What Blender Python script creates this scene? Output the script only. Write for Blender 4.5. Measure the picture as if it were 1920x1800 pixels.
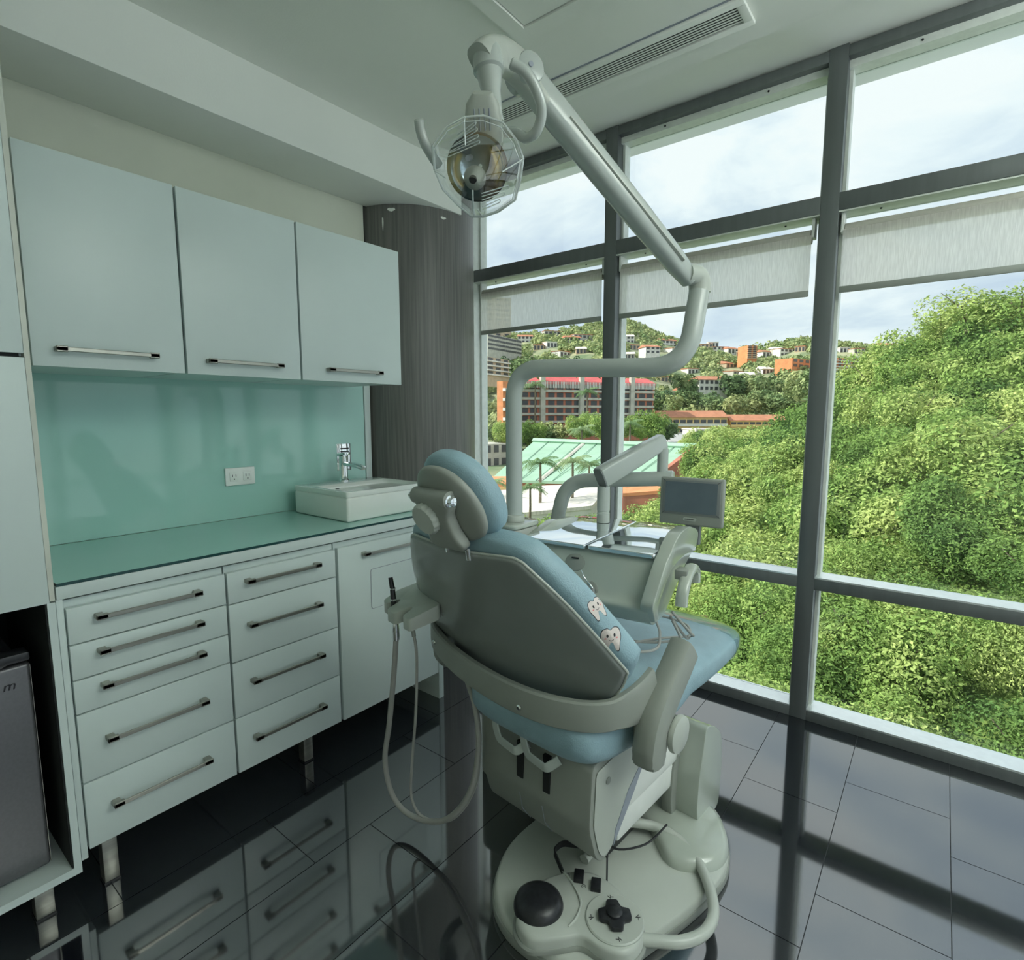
import bpy, bmesh, math, random
import numpy as np
from mathutils import Vector, Matrix
S = bpy.context.scene
for o in list(bpy.data.objects): bpy.data.objects.remove(o)
COL = S.collection
PI = math.pi

# ------------------------------------------------------------------ camera
FPX = 1032.1
RCAM = Matrix(((0.7880524, -0.0720260, 0.6113801), (0.6156074, 0.0937735, -0.7824539), (-0.0009742, 0.9929848, 0.1182382)))
EYE = Vector((0, 0, 1.334))
cd = bpy.data.cameras.new('camera'); cd.sensor_fit = 'HORIZONTAL'; cd.sensor_width = 36
cd.lens = 36 * FPX / 1920; cd.clip_start = .03; cd.clip_end = 3000
cam = bpy.data.objects.new('camera', cd); COL.objects.link(cam)
cam.matrix_world = Matrix.Translation(EYE) @ RCAM.to_4x4()
S.camera = cam

# ------------------------------------------------------------------ world, sun, exposure
S.view_settings.view_transform = 'Standard'
S.view_settings.look = 'None'
S.view_settings.gamma = 1
S.view_settings.exposure = 0.0
try: S.view_settings.use_curve_mapping = False
except Exception: pass
SKY = 1.08
w = bpy.data.worlds.new('cloudy_sky'); S.world = w; w.use_nodes = True
nt = w.node_tree; N = nt.nodes; Lk = nt.links
for n in list(N): N.remove(n)
out = N.new('ShaderNodeOutputWorld'); bg = N.new('ShaderNodeBackground'); bg.inputs[1].default_value = SKY
tc = N.new('ShaderNodeTexCoord'); mp = N.new('ShaderNodeMapping'); mp.inputs['Scale'].default_value = (1.4, 1.4, 3.4)
mp.inputs['Location'].default_value = (.35, .8, .1)
n1 = N.new('ShaderNodeTexNoise'); n1.inputs['Scale'].default_value = 2.3; n1.inputs['Detail'].default_value = 9; n1.inputs['Roughness'].default_value = .55
n1.inputs['Distortion'].default_value = .35
r1 = N.new('ShaderNodeValToRGB'); e = r1.color_ramp.elements
e[0].position = .36; e[0].color = (.60, .71, .84, 1); e[1].position = .60; e[1].color = (.95, .99, 1.0, 1)
e2 = r1.color_ramp.elements.new(.46); e2.color = (.74, .84, .92, 1)
e3 = r1.color_ramp.elements.new(.54); e3.color = (.88, .955, .99, 1)
Lk.new(tc.outputs['Generated'], mp.inputs[0]); Lk.new(mp.outputs[0], n1.inputs[0]); Lk.new(n1.outputs[0], r1.inputs[0])
Lk.new(r1.outputs[0], bg.inputs[0]); Lk.new(bg.outputs[0], out.inputs[0])
sd = bpy.data.lights.new('sun', 'SUN'); sd.energy = 6.0; sd.angle = .02; sd.color = (1, .95, .84)
so = bpy.data.objects.new('sun', sd); COL.objects.link(so)
so.rotation_euler = Vector((.66, .42, -.62)).to_track_quat('-Z', 'Y').to_euler()

# ------------------------------------------------------------------ helpers
WM = {}
def wm(o): return WM.get(o.name, Matrix.Identity(4)) if o is not None else Matrix.Identity(4)
def tag(o, label=None, cat=None, group=None, kind=None):
    if label: o['label'] = label
    if cat: o['category'] = cat
    if group: o['group'] = group
    if kind: o['kind'] = kind
    return o
def thing(name, label, cat, loc=(0, 0, 0), rz=0, group=None, kind=None):
    o = bpy.data.objects.new(name, None); COL.objects.link(o)
    M = Matrix.Translation(Vector(loc)) @ Matrix.Rotation(rz, 4, 'Z')
    o.matrix_world = M; o.empty_display_size = .05; WM[o.name] = M
    return tag(o, label, cat, group, kind)
def copy_tree(o, loc=None, label=None, rz=None, scale=None):
    c = o.copy(); COL.objects.link(c); WM[c.name] = wm(o).copy()
    for ch in o.children:
        d = ch.copy(); COL.objects.link(d); d.parent = c
        for g in ch.children:
            h = g.copy(); COL.objects.link(h); h.parent = d
    if loc is not None: c.location = loc
    if label: c['label'] = label
    if rz is not None: c.rotation_euler = (0, 0, rz)
    if scale is not None: c.scale = scale
    return c

class MB:
    """collects geometry for one mesh object"""
    def __init__(s): s.v = []; s.f = []; s.m = []; s.mi = 0
    def add(s, vs, fs):
        b = len(s.v); s.v += [tuple(p) for p in vs]
        for f in fs: s.f.append([b + i for i in f]); s.m.append(s.mi)
        return s
    def box(s, a, b, M=None):
        x0, y0, z0 = a; x1, y1, z1 = b
        vs = [(x0, y0, z0), (x1, y0, z0), (x1, y1, z0), (x0, y1, z0), (x0, y0, z1), (x1, y0, z1), (x1, y1, z1), (x0, y1, z1)]
        if M is not None: vs = [M @ Vector(p) for p in vs]
        return s.add(vs, [(0, 3, 2, 1), (4, 5, 6, 7), (0, 1, 5, 4), (1, 2, 6, 5), (2, 3, 7, 6), (3, 0, 4, 7)])
    def rings(s, rs, closed=False, cap=True):
        n = len(rs[0]); b = len(s.v)
        for r in rs: s.v += [tuple(p) for p in r]
        m = len(rs)
        for i in range(m if closed else m - 1):
            j = (i + 1) % m
            for k in range(n):
                l = (k + 1) % n
                s.f.append([b + i * n + k, b + i * n + l, b + j * n + l, b + j * n + k]); s.m.append(s.mi)
        if cap and not closed:
            s.f.append([b + k for k in range(n)][::-1]); s.m.append(s.mi)
            s.f.append([b + (m - 1) * n + k for k in range(n)]); s.m.append(s.mi)
        return s
    def tube(s, pts, r, n=12, closed=False, flat=1.0, up=None, cap=True):
        P = [Vector(p) for p in pts]; m = len(P)
        R = r if isinstance(r, (list, tuple)) else [r] * m
        T = []
        for i in range(m):
            a = P[i - 1] if (i > 0 or closed) else P[i]; b = P[(i + 1) % m] if (i < m - 1 or closed) else P[i]
            T.append((b - a).normalized())
        u = Vector(up) if up is not None else (Vector((0, 0, 1)) if abs(T[0].z) < .9 else Vector((1, 0, 0)))
        nrm = (u - T[0] * u.dot(T[0])).normalized(); rs = []
        for i in range(m):
            if up is not None:
                nrm = (Vector(up) - T[i] * Vector(up).dot(T[i])).normalized()
            else:
                nrm = (nrm - T[i] * nrm.dot(T[i])).normalized()
            bi = T[i].cross(nrm)
            rs.append([P[i] + nrm * (R[i] * flat * math.cos(2 * PI * k / n)) + bi * (R[i] * math.sin(2 * PI * k / n)) for k in range(n)])
        return s.rings(rs, closed, cap)
    def sweep(s, pts, w, h, up=(0, 0, 1), n=16, p=4, closed=False):
        """rounded-rectangle section (width w across, h along up) swept along a path; w,h may be lists"""
        P = [Vector(q) for q in pts]; m = len(P); rs = []
        W = w if isinstance(w, (list, tuple)) else [w] * m; H = h if isinstance(h, (list, tuple)) else [h] * m
        for i in range(m):
            a = P[i - 1] if (i > 0 or closed) else P[i]; b = P[(i + 1) % m] if (i < m - 1 or closed) else P[i]
            t = (b - a).normalized(); U = Vector(up); U = (U - t * U.dot(t)).normalized(); B = t.cross(U)
            ring = []
            for k in range(n):
                an = 2 * PI * (k + .5) / n; c = math.cos(an); d = math.sin(an)
                q = (abs(c) ** p + abs(d) ** p) ** (-1 / p)
                ring.append(P[i] + B * (c * q * W[i] / 2) + U * (d * q * H[i] / 2))
            rs.append(ring)
        return s.rings(rs, closed)
    def lathe(s, prof, c=(0, 0, 0), ax=(0, 0, 1), n=32, cap=True):
        ax = Vector(ax).normalized(); c = Vector(c)
        u = ax.orthogonal().normalized(); v = ax.cross(u)
        return s.rings([[c + ax * z + u * (max(r, 1e-4) * math.cos(2 * PI * k / n)) + v * (max(r, 1e-4) * math.sin(2 * PI * k / n)) for k in range(n)] for r, z in prof], cap=cap)
    def prism(s, poly, f0, f1):
        """poly: 2-D points; f0,f1 map (a,b)->3-D for the two caps"""
        return s.rings([[f0(*p) for p in poly], [f1(*p) for p in poly]])
    def pillow(s, outline, F, hf, hb, p=4, rr=(1, .985, .95, .88, .75, .5, .22)):
        """closed cushion: outline 2-D, F(a,b,c)->3-D, bulges hf towards +c and hb towards -c"""
        ca = sum(q[0] for q in outline) / len(outline); cb = sum(q[1] for q in outline) / len(outline)
        rs = []
        def ring(r, h, sg):
            c = sg * h * (max(0, 1 - r ** p)) ** (1 / p)
            return [F(ca + (a - ca) * r, cb + (b - cb) * r, c) for a, b in outline]
        for r in rr[::-1]: rs.append(ring(r, hb, -1))
        for r in rr[1:]: rs.append(ring(r, hf, 1))
        return s.rings(rs)
    def build(s, name, mat, parent=None, space=None, bevel=0, seg=2, ang=35, label=None, smooth=True, kind=None, loc=None, wn=False):
        me = bpy.data.meshes.new(name)
        M = (space if space is not None else Matrix.Identity(4))
        if parent is None:
            vs = [M @ Vector(p) for p in s.v]
            if loc is None:
                xs = [p.x for p in vs]; ys = [p.y for p in vs]; zs = [p.z for p in vs]
                L0 = Vector(((min(xs) + max(xs)) / 2, (min(ys) + max(ys)) / 2, min(zs)))
            else: L0 = Vector(loc)
            vs = [p - L0 for p in vs]
        else:
            T = wm(parent).inverted() @ M; vs = [T @ Vector(p) for p in s.v]
        me.from_pydata([tuple(p) for p in vs], [], s.f)
        mats = mat if isinstance(mat, (list, tuple)) else [mat]
        for m_ in mats: me.materials.append(m_)
        if len(mats) > 1: me.polygons.foreach_set('material_index', s.m)
        bm = bmesh.new(); bm.from_mesh(me)
        bmesh.ops.recalc_face_normals(bm, faces=bm.faces)
        if bevel > 0:
            ed = [e for e in bm.edges if len(e.link_faces) == 2 and e.calc_face_angle(0) > .5]
            bmesh.ops.bevel(bm, geom=ed, offset=bevel, segments=seg, profile=.5, affect='EDGES', clamp_overlap=True)
        if smooth:
            for f in bm.faces: f.smooth = True
            la = math.radians(ang)
            for e in bm.edges: e.smooth = (len(e.link_faces) == 2 and e.calc_face_angle(0) < la)
        bm.to_mesh(me); bm.free()
        o = bpy.data.objects.new(name, me); COL.objects.link(o)
        if parent is None:
            o.location = L0; WM[o.name] = Matrix.Translation(L0)
        else:
            o.parent = parent; WM[o.name] = wm(parent).copy()
        if label: o['label'] = label
        if kind: o['kind'] = kind
        return o
def bx(name, a, b, mat, parent=None, bevel=0, **k): return MB().box(a, b).build(name, mat, parent, bevel=bevel, **k)
def cr(pts, n=6, closed=False):
    """Catmull-Rom through points (any dimension)"""
    P = [np.array(p, float) for p in pts]; m = len(P); o = []
    for i in range(m if closed else m - 1):
        if closed: a, b, c, d = P[(i - 1) % m], P[i], P[(i + 1) % m], P[(i + 2) % m]
        else: a = P[max(i - 1, 0)]; b = P[i]; c = P[i + 1]; d = P[min(i + 2, m - 1)]
        for k in range(n):
            t = k / n
            o.append(tuple(.5 * ((2 * b) + (c - a) * t + (2 * a - 5 * b + 4 * c - d) * t * t + (3 * b - a - 3 * c + d) * t ** 3)))
    if not closed: o.append(tuple(P[-1]))
    return o
def rpath(pts, r, n=7):
    """polyline with rounded corners"""
    P = [Vector(p) for p in pts]; o = [P[0]]
    for i in range(1, len(P) - 1):
        a = (P[i - 1] - P[i]); b = (P[i + 1] - P[i]); la = min(r, a.length * .49); lb = min(r, b.length * .49)
        A = P[i] + a.normalized() * la; B = P[i] + b.normalized() * lb
        for k in range(n + 1):
            t = k / n; o.append(A * (1 - t) ** 2 + P[i] * 2 * t * (1 - t) + B * t * t)
    o.append(P[-1]); return o
def rpoly(pts, r, n=5):
    """closed 2-D polygon with rounded corners"""
    P = [Vector((p[0], p[1], 0)) for p in pts]; m = len(P); o = []
    for i in range(m):
        rr_ = pts[i][2] if len(pts[i]) > 2 else r
        a = P[i - 1] - P[i]; b = P[(i + 1) % m] - P[i]
        A = P[i] + a.normalized() * min(rr_, a.length * .49); B = P[i] + b.normalized() * min(rr_, b.length * .49)
        for k in range(n + 1):
            t = k / n; q = A * (1 - t) ** 2 + P[i] * 2 * t * (1 - t) + B * t * t; o.append((q.x, q.y))
    return o

# ------------------------------------------------------------------ materials
def mat(name, col, rough=.5, metal=0, spec=.5, ior=None, noise=None, bump=None, coat=0, trans=0, sheen=0, col2=None, stretch=(1, 1, 1), spread=.08, coord='Object', detail=4):
    m = bpy.data.materials.new(name); m.use_nodes = True; t = m.node_tree; b = t.nodes['Principled BSDF']
    b.inputs['Base Color'].default_value = (*col, 1); b.inputs['Roughness'].default_value = rough; b.inputs['Metallic'].default_value = metal
    b.inputs['Specular IOR Level'].default_value = spec
    if ior: b.inputs['IOR'].default_value = ior
    b.inputs['Coat Weight'].default_value = coat
    if coat: b.inputs['Coat Roughness'].default_value = .08
    b.inputs['Transmission Weight'].default_value = trans
    tcn = t.nodes.new('ShaderNodeTexCoord'); mpn = t.nodes.new('ShaderNodeMapping'); mpn.inputs['Scale'].default_value = stretch
    t.links.new(tcn.outputs[coord], mpn.inputs[0])
    nn = t.nodes.new('ShaderNodeTexNoise'); nn.inputs['Scale'].default_value = noise or 6; nn.inputs['Detail'].default_value = detail
    t.links.new(mpn.outputs[0], nn.inputs['Vector'])
    rp = t.nodes.new('ShaderNodeValToRGB'); el = rp.color_ramp.elements
    c2 = col2 if col2 else tuple(min(1, c * (1 + spread)) for c in col); c1 = col if col2 else tuple(c * (1 - spread) for c in col)
    el[0].position = .38; el[0].color = (*c1, 1); el[1].position = .62; el[1].color = (*c2, 1)
    t.links.new(nn.outputs[0], rp.inputs[0]); t.links.new(rp.outputs[0], b.inputs['Base Color'])
    if bump:
        bn = t.nodes.new('ShaderNodeBump'); bn.inputs['Strength'].default_value = bump[1]; bn.inputs['Distance'].default_value = .002
        n2 = t.nodes.new('ShaderNodeTexNoise'); n2.inputs['Scale'].default_value = bump[0]; t.links.new(mpn.outputs[0], n2.inputs['Vector'])
        t.links.new(n2.outputs[0], bn.inputs['Height']); t.links.new(bn.outputs[0], b.inputs['Normal'])
    return m
def thin_glass(name, tint=(1, 1, 1), f0=.04, rough=0, power=5):
    m = bpy.data.materials.new(name); m.use_nodes = True; t = m.node_tree; nn = t.nodes
    for x in list(nn): nn.remove(x)
    o = nn.new('ShaderNodeOutputMaterial'); mx = nn.new('ShaderNodeMixShader'); tr = nn.new('ShaderNodeBsdfTransparent'); gl = nn.new('ShaderNodeBsdfGlossy')
    gl.inputs['Roughness'].default_value = rough; tr.inputs[0].default_value = (*tint, 1); gl.inputs[0].default_value = (1, 1, 1, 1)
    g = nn.new('ShaderNodeNewGeometry'); dt = nn.new('ShaderNodeVectorMath'); dt.operation = 'DOT_PRODUCT'
    t.links.new(g.outputs['Incoming'], dt.inputs[0]); t.links.new(g.outputs['Normal'], dt.inputs[1])
    def mth(op, a, b=None):
        q = nn.new('ShaderNodeMath'); q.operation = op
        for i, v in enumerate((a, b)):
            if v is None: continue
            if isinstance(v, (int, float)): q.inputs[i].default_value = v
            else: t.links.new(v, q.inputs[i])
        return q.outputs[0]
    fz = mth('POWER', mth('SUBTRACT', 1.0, mth('ABSOLUTE', dt.outputs['Value'])), 5.0)      # Schlick, the same from both faces of the sheet
    fac = mth('ADD', mth('MULTIPLY', fz, 1 - f0), f0)
    t.links.new(fac, mx.inputs[0]); t.links.new(tr.outputs[0], mx.inputs[1]); t.links.new(gl.outputs[0], mx.inputs[2]); t.links.new(mx.outputs[0], o.inputs[0])
    return m
M_wall = mat('wall_paint', (.72, .74, .62), .7, noise=3, bump=(180, .15), spread=.03)
M_ceil = mat('ceiling_paint', (.86, .88, .82), .75, noise=2, bump=(160, .12), spread=.02)
M_lam = mat('white_laminate', (.63, .715, .695), .38, noise=3, spread=.015)
M_lamin = mat('gap_shade_and_part_grey', (.30, .33, .38), .6)  # puts shade into gaps as grey; also colours screws and bulb
M_edge = mat('cream_edging', (.62, .64, .56), .5)
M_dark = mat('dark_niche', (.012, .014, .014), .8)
M_floorgap = mat('tile_grout', (.15, .16, .17), .8)
M_tile = mat('black_polished_tile', (.010, .012, .017), .06, ior=2.95, noise=420, spread=.9, detail=1, coord='Object')
M_glassgreen = mat('back_painted_glass', (.38, .64, .57), .06, ior=1.55, spread=.01, noise=2)
M_glassedge = mat('glass_edge', (.02, .07, .07), .15)
M_alu = mat('brushed_aluminium', (.36, .36, .32), .38, metal=.85, noise=60, stretch=(1, .05, 1), spread=.1)
M_frame = mat('window_aluminium', (.15, .165, .165), .42, metal=.35, noise=30, spread=.06, stretch=(1, 1, .1))
M_cap = mat('sky_lit_sill_cap_metal', (.86, .90, .90), .22, metal=.6, noise=30, spread=.03)  # sky light on sill and transom tops put into a near-white metal
M_framel = mat('window_frame_inner', (.70, .74, .69), .42, metal=.1, noise=30, spread=.04)  # raised pale to put daylight on the mullion sides
M_rubber = mat('black_rubber', (.012, .013, .015), .5)
M_blkpl = mat('black_plastic', (.016, .017, .02), .32, noise=80, spread=.2)
M_chrome = mat('chrome', (.82, .84, .85), .06, metal=1)
M_steel = mat('tray_steel', (.86, .90, .92), .05, metal=1, spread=.01)
M_fridge = mat('fridge_steel', (.17, .17, .18), .45, metal=.6, noise=120, spread=.04)
M_ceramic = mat('white_ceramic', (.80, .83, .78), .12, spread=.01, coat=.4)
M_shell = mat('chair_plastic_grey', (.29, .31, .275), .42, noise=4, spread=.03)
M_back = mat('chair_back_gloss', (.25, .27, .255), .16, noise=4, spread=.03, coat=.2)
M_shell2 = mat('chair_plastic_light', (.48, .51, .46), .30, noise=4, spread=.03)
M_gloss = mat('console_plastic', (.44, .48, .42), .14, noise=4, spread=.02, coat=.5)
M_tube = mat('enamel_tube', (.46, .50, .47), .22, noise=4, spread=.02, coat=.3)
M_vinyl = mat('pale_blue_vinyl', (.29, .43, .49), .45, noise=9, spread=.06, bump=(260, .5))
M_vgrey = mat('grey_vinyl_panel', (.20, .215, .215), .35, noise=5, spread=.05)
M_hose = mat('grey_hose', (.36, .36, .33), .45)
M_screen = mat('dark_screen', (.12, .15, .17), .15)
M_stone = mat('column_laminate', (.125, .125, .115), .45, noise=7, stretch=(14, 14, .3), col2=(.19, .185, .17), detail=8)
M_plug = mat('white_plastic', (.82, .84, .80), .35)
M_ink = mat('dark_print', (.02, .02, .025), .6)
M_tooth = mat('tooth_print', (.70, .62, .58), .55, spread=.03)
M_pink = mat('pink_print', (.75, .25, .25), .6)
FILLW = .5; FILLUP = 15  # output of the unseen fill panels, down and up
M_lampd = mat('fill_lamp_diffuser', (.9, .9, .88), .6)
M_lampd.node_tree.nodes['Principled BSDF'].inputs['Emission Color'].default_value = (.92, 1, .97, 1); M_lampd.node_tree.nodes['Principled BSDF'].inputs['Emission Strength'].default_value = 3  # glowing face of the added fill panels
M_pane = thin_glass('window_glass', (.955, .985, .98), .035)
M_clear = thin_glass('clear_plastic', (.955, .97, .97), .13, .02)
M_cover = thin_glass('clear_foot_cover', (.87, .93, .93), .08, .06)
def blind_mat():
    m = bpy.data.materials.new('blind_fabric'); m.use_nodes = True; t = m.node_tree; n = t.nodes
    for x in list(n): n.remove(x)
    o = n.new('ShaderNodeOutputMaterial'); df = n.new('ShaderNodeBsdfDiffuse'); tl = n.new('ShaderNodeBsdfTranslucent'); tr = n.new('ShaderNodeBsdfTransparent')
    a = n.new('ShaderNodeMixShader'); a.inputs[0].default_value = .62; b = n.new('ShaderNodeMixShader'); b.inputs[0].default_value = .20
    tcn = n.new('ShaderNodeTexCoord'); mp_ = n.new('ShaderNodeMapping'); mp_.inputs['Scale'].default_value = (260, 260, 22)
    nz = n.new('ShaderNodeTexNoise'); nz.inputs['Scale'].default_value = 1; nz.inputs['Detail'].default_value = 3
    rp = n.new('ShaderNodeValToRGB'); rp.color_ramp.elements[0].position = .35; rp.color_ramp.elements[1].position = .65
    rp.color_ramp.elements[0].color = (.80, .78, .74, 1); rp.color_ramp.elements[1].color = (.97, .95, .91, 1)
    t.links.new(tcn.outputs['Object'], mp_.inputs[0]); t.links.new(mp_.outputs[0], nz.inputs[0]); t.links.new(nz.outputs[0], rp.inputs[0])
    for s_ in (df, tl): t.links.new(rp.outputs[0], s_.inputs[0])
    t.links.new(df.outputs[0], a.inputs[1]); t.links.new(tl.outputs[0], a.inputs[2]); t.links.new(a.outputs[0], b.inputs[1]); t.links.new(tr.outputs[0], b.inputs[2]); t.links.new(b.outputs[0], o.inputs[0])
    return m
M_blind = blind_mat()
M_roller = mat('blind_roller_cloth', (.42, .41, .36), .8, noise=40, spread=.05)
def leaf_mat(name, c1, c2, c3, tr=.35, ns=.55):
    m = bpy.data.materials.new(name); m.use_nodes = True; t = m.node_tree; n = t.nodes
    for x in list(n): n.remove(x)
    o = n.new('ShaderNodeOutputMaterial'); df = n.new('ShaderNodeBsdfDiffuse'); tl = n.new('ShaderNodeBsdfTranslucent'); a = n.new('ShaderNodeMixShader'); a.inputs[0].default_value = tr
    oi = n.new('ShaderNodeObjectInfo'); g = n.new('ShaderNodeNewGeometry'); nz = n.new('ShaderNodeTexNoise'); nz.inputs['Scale'].default_value = ns; nz.inputs['Detail'].default_value = 5
    t.links.new(g.outputs['Position'], nz.inputs[0])
    ad = n.new('ShaderNodeMath'); ad.operation = 'MULTIPLY_ADD'; ad.inputs[1].default_value = .45; t.links.new(oi.outputs['Random'], ad.inputs[0])
    sb = n.new('ShaderNodeMath'); sb.operation = 'SUBTRACT'; sb.inputs[1].default_value = .22
    t.links.new(nz.outputs[0], sb.inputs[0]); t.links.new(sb.outputs[0], ad.inputs[2])
    rp = n.new('ShaderNodeValToRGB'); el = rp.color_ramp.elements; el[0].position = .2; el[0].color = (*c1, 1); el[1].position = .75; el[1].color = (*c3, 1)
    q = el.new(.48); q.color = (*c2, 1)
    n2 = n.new('ShaderNodeTexNoise'); n2.inputs['Scale'].default_value = ns * 12; n2.inputs['Detail'].default_value = 2; t.links.new(g.outputs['Position'], n2.inputs[0])
    mr = n.new('ShaderNodeMapRange'); mr.inputs[1].default_value = .3; mr.inputs[2].default_value = .7; mr.inputs[3].default_value = .55; mr.inputs[4].default_value = 1.35; t.links.new(n2.outputs[0], mr.inputs[0])
    vm = n.new('ShaderNodeVectorMath'); vm.operation = 'SCALE'; t.links.new(rp.outputs[0], vm.inputs[0]); t.links.new(mr.outputs[0], vm.inputs['Scale'])
    t.links.new(ad.outputs[0], rp.inputs[0]); t.links.new(vm.outputs[0], df.inputs[0]); t.links.new(vm.outputs[0], tl.inputs[0])
    t.links.new(df.outputs[0], a.inputs[1]); t.links.new(tl.outputs[0], a.inputs[2]); t.links.new(a.outputs[0], o.inputs[0])
    return m
M_leaf = leaf_mat('leaves_near', (.12, .22, .07), (.28, .42, .12), (.52, .61, .22), .30, .42)
M_leaffar = leaf_mat('leaves_far', (.10, .17, .09), (.22, .31, .14), (.46, .50, .24), .2, .11)  # greyed against the near leaves, distance haze put into the colour
M_palm = leaf_mat('palm_leaves', (.15, .25, .12), (.22, .34, .16), (.34, .44, .24), .3)
M_bark = mat('bark', (.20, .17, .12), .9, noise=8, spread=.3)
M_soil = mat('hillside_scrub', (.06, .11, .03), .95, noise=.8, col2=(.17, .25, .06), coord='Object')
M_far = mat('far_hillside_scrub', (.14, .20, .10), .95, noise=.06, col2=(.36, .36, .22), coord='Object')  # paler than the near scrub, distance haze put into the colour

# ------------------------------------------------------------------ room shell
XW, XF, XU = -2.336, -1.788, -1.923       # wall, base-cabinet front, upper-door front
ZL = 2.58                                # ceiling of the room; it steps up to ZC in a pocket along the window
YW, ZC = 2.583, 2.738                     # window mullion face, ceiling
XR, YB = 2.45, -1.75
fl = bx('floor', (-2.5, YB - .1, -.12), (XR + .1, YW + .12, -.0045), M_floorgap); tag(fl, kind='structure')
tcache = {}
def tile(x0, x1, y0, y1):
    g = .0012; w_, h_ = x1 - x0 - 2 * g, y1 - y0 - 2 * g; k = (round(w_, 4), round(h_, 4))
    if k not in tcache:
        o = MB().box((-w_ / 2, -h_ / 2, -.012), (w_ / 2, h_ / 2, 0)).build('tile', M_tile, fl, smooth=False)
        o.data.transform(WM[fl.name]); tcache[k] = o.data
    else:
        o = bpy.data.objects.new('tile', tcache[k]); COL.objects.link(o); o.parent = fl
    o.location = Vector(((x0 + x1) / 2, (y0 + y1) / 2, 0)) - fl.location
xs = -2.59; row = 0
while xs < XR:
    off = .22 if row % 2 else .42
    x0, x1 = max(xs, -2.5), min(xs + .3, XR); yy = off - 2.4
    while yy < YW + .1:
        y0, y1 = max(yy, YB), min(yy + .6, YW + .10)
        if y1 - y0 > .02 and x1 - x0 > .02: tile(x0, x1, y0, y1)
        yy += .6
    xs += .3; row += 1
cl = MB()
cl.box((-2.9, YB - .1, ZL), (XR + .1, 2.085, ZC + .3)).box((-2.9, 2.0, ZC), (XR + .1, YW + .35, ZC + .31))
tag(cl.build('ceiling', M_ceil, smooth=False), kind='structure')
tag(bx('wall_left', (-2.6, YB - .1, 0), (XW, 1.797, ZC), M_wall), kind='structure')
tag(bx('wall_corner', (-2.9, 1.6, 0), (-2.75, YW + .2, ZC), M_wall), kind='structure')
tag(bx('wall_back', (XW, YB - .1, 0), (XR, YB, ZC), M_wall), kind='structure')
tag(bx('wall_right', (XR, YB - .1, 0), (XR + .1, YB + .25, ZC), M_wall), kind='structure')
w2 = thing('added_side_window', None, None, (XR, .4, 0), kind='structure')      # unseen side glazing, added to let more daylight reach the cabinets
for k in range(5):
    y = YB + .25 + (YW - YB - .28) * k / 4
    MB().box((XR, y, 0), (XR + .11, y + .06, ZC)).build('mullion', M_frame, w2)
    if k < 4:
        y1 = YB + .25 + (YW - YB - .28) * (k + 1) / 4
        for z0, z1 in ((0, .045), (.59, .645), (2.13, 2.198), (2.69, ZC - .0065)): MB().box((XR, y + .06, z0), (XR + .11, y1, z1)).build('rail', M_frame, w2)
        MB().box((XR + .095, y + .06, .045), (XR + .101, y1, 2.69)).build('pane', M_pane, w2)
tag(bx('trim_1', (XW, YB, 2.356), (-2.04, 2.19, ZC - .001), M_ceil, bevel=.002), kind='structure')      # dropped soffit over the cabinets
tag(bx('trim_2', (-2.75, 2.50, 0), (-2.325, YW + .12, ZC - .001), M_ceil, bevel=.002), kind='structure')  # white pier between column and window
# laminate clad round column
colm = thing('column', 'round grey grained laminate column in the corner between cabinets and window', 'column', (-2.39, 2.16, 0))
MB().lathe([(.346, 0), (.346, ZC)], (-2.395, 2.155, 0), n=96).build('cladding', M_stone, colm)
MB().lathe([(.3475, 0), (.3475, .06)], (-2.395, 2.155, 0), n=96).build('base_ring', M_stone, colm)
for an_, z_, sw_, sh_ in ((-.99, 2.330, .020, .008), (-.23, 2.315, .016, .006), (-1.12, 2.27, .004, .03)):
    q = [( an_ + sw_ / .346 * math.cos(t_), z_ + sh_ * math.sin(t_) * (1 + .3 * math.sin(3 * t_))) for t_ in [2 * PI * k / 12 for k in range(12)]]
    MB().prism(q, lambda a, b: (-2.395 + .3455 * math.cos(a), 2.155 + .3455 * math.sin(a), b), lambda a, b: (-2.395 + .3468 * math.cos(a), 2.155 + .3468 * math.sin(a), b)).build('plaster_patch', M_ceil, colm)
for k, (lx, ly) in enumerate(((1.0, .9), (1.85, .9), (1.0, 1.7), (1.85, 1.7))):  # unseen hanging panels added to lift the room light
    t = thing('fill_lamp', 'square white light panel added outside the frame to brighten the room', 'lamp', (lx, ly, ZL), group='added fill light panels')
    f = MB()
    for a, b in (((-.31, -.31), (.31, -.29)), ((-.31, .29), (.31, .31)), ((-.31, -.29), (-.29, .29)), ((.29, -.29), (.31, .29))): f.box((lx + a[0], ly + a[1], ZL - .015), (lx + b[0], ly + b[1], ZL - .001))
    f.build('frame', M_ceil, t).location.z = -.30
    f = MB().tube([(lx, ly, ZL - .30), (lx, ly, ZL - .001)], .008, 8); f.build('rod', M_alu, t)
    bx('diffuser', (lx - .29, ly - .29, ZL - .308), (lx + .29, ly + .29, ZL - .302), M_lampd, t)
    ld = bpy.data.lights.new('fill_panel_light', 'AREA'); ld.shape = 'SQUARE'; ld.size = .56; ld.energy = FILLW; ld.color = (.92, .98, .99)
    lo_ = bpy.data.objects.new('fill_panel_light', ld); COL.objects.link(lo_); lo_.location = (lx, ly, ZL - .312)
    l2 = ld.copy(); l2.energy = FILLUP; lo_ = bpy.data.objects.new('fill_panel_light', l2); COL.objects.link(lo_); lo_.location = (lx, ly, ZL - .298); lo_.rotation_euler = (PI, 0, 0)
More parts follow.
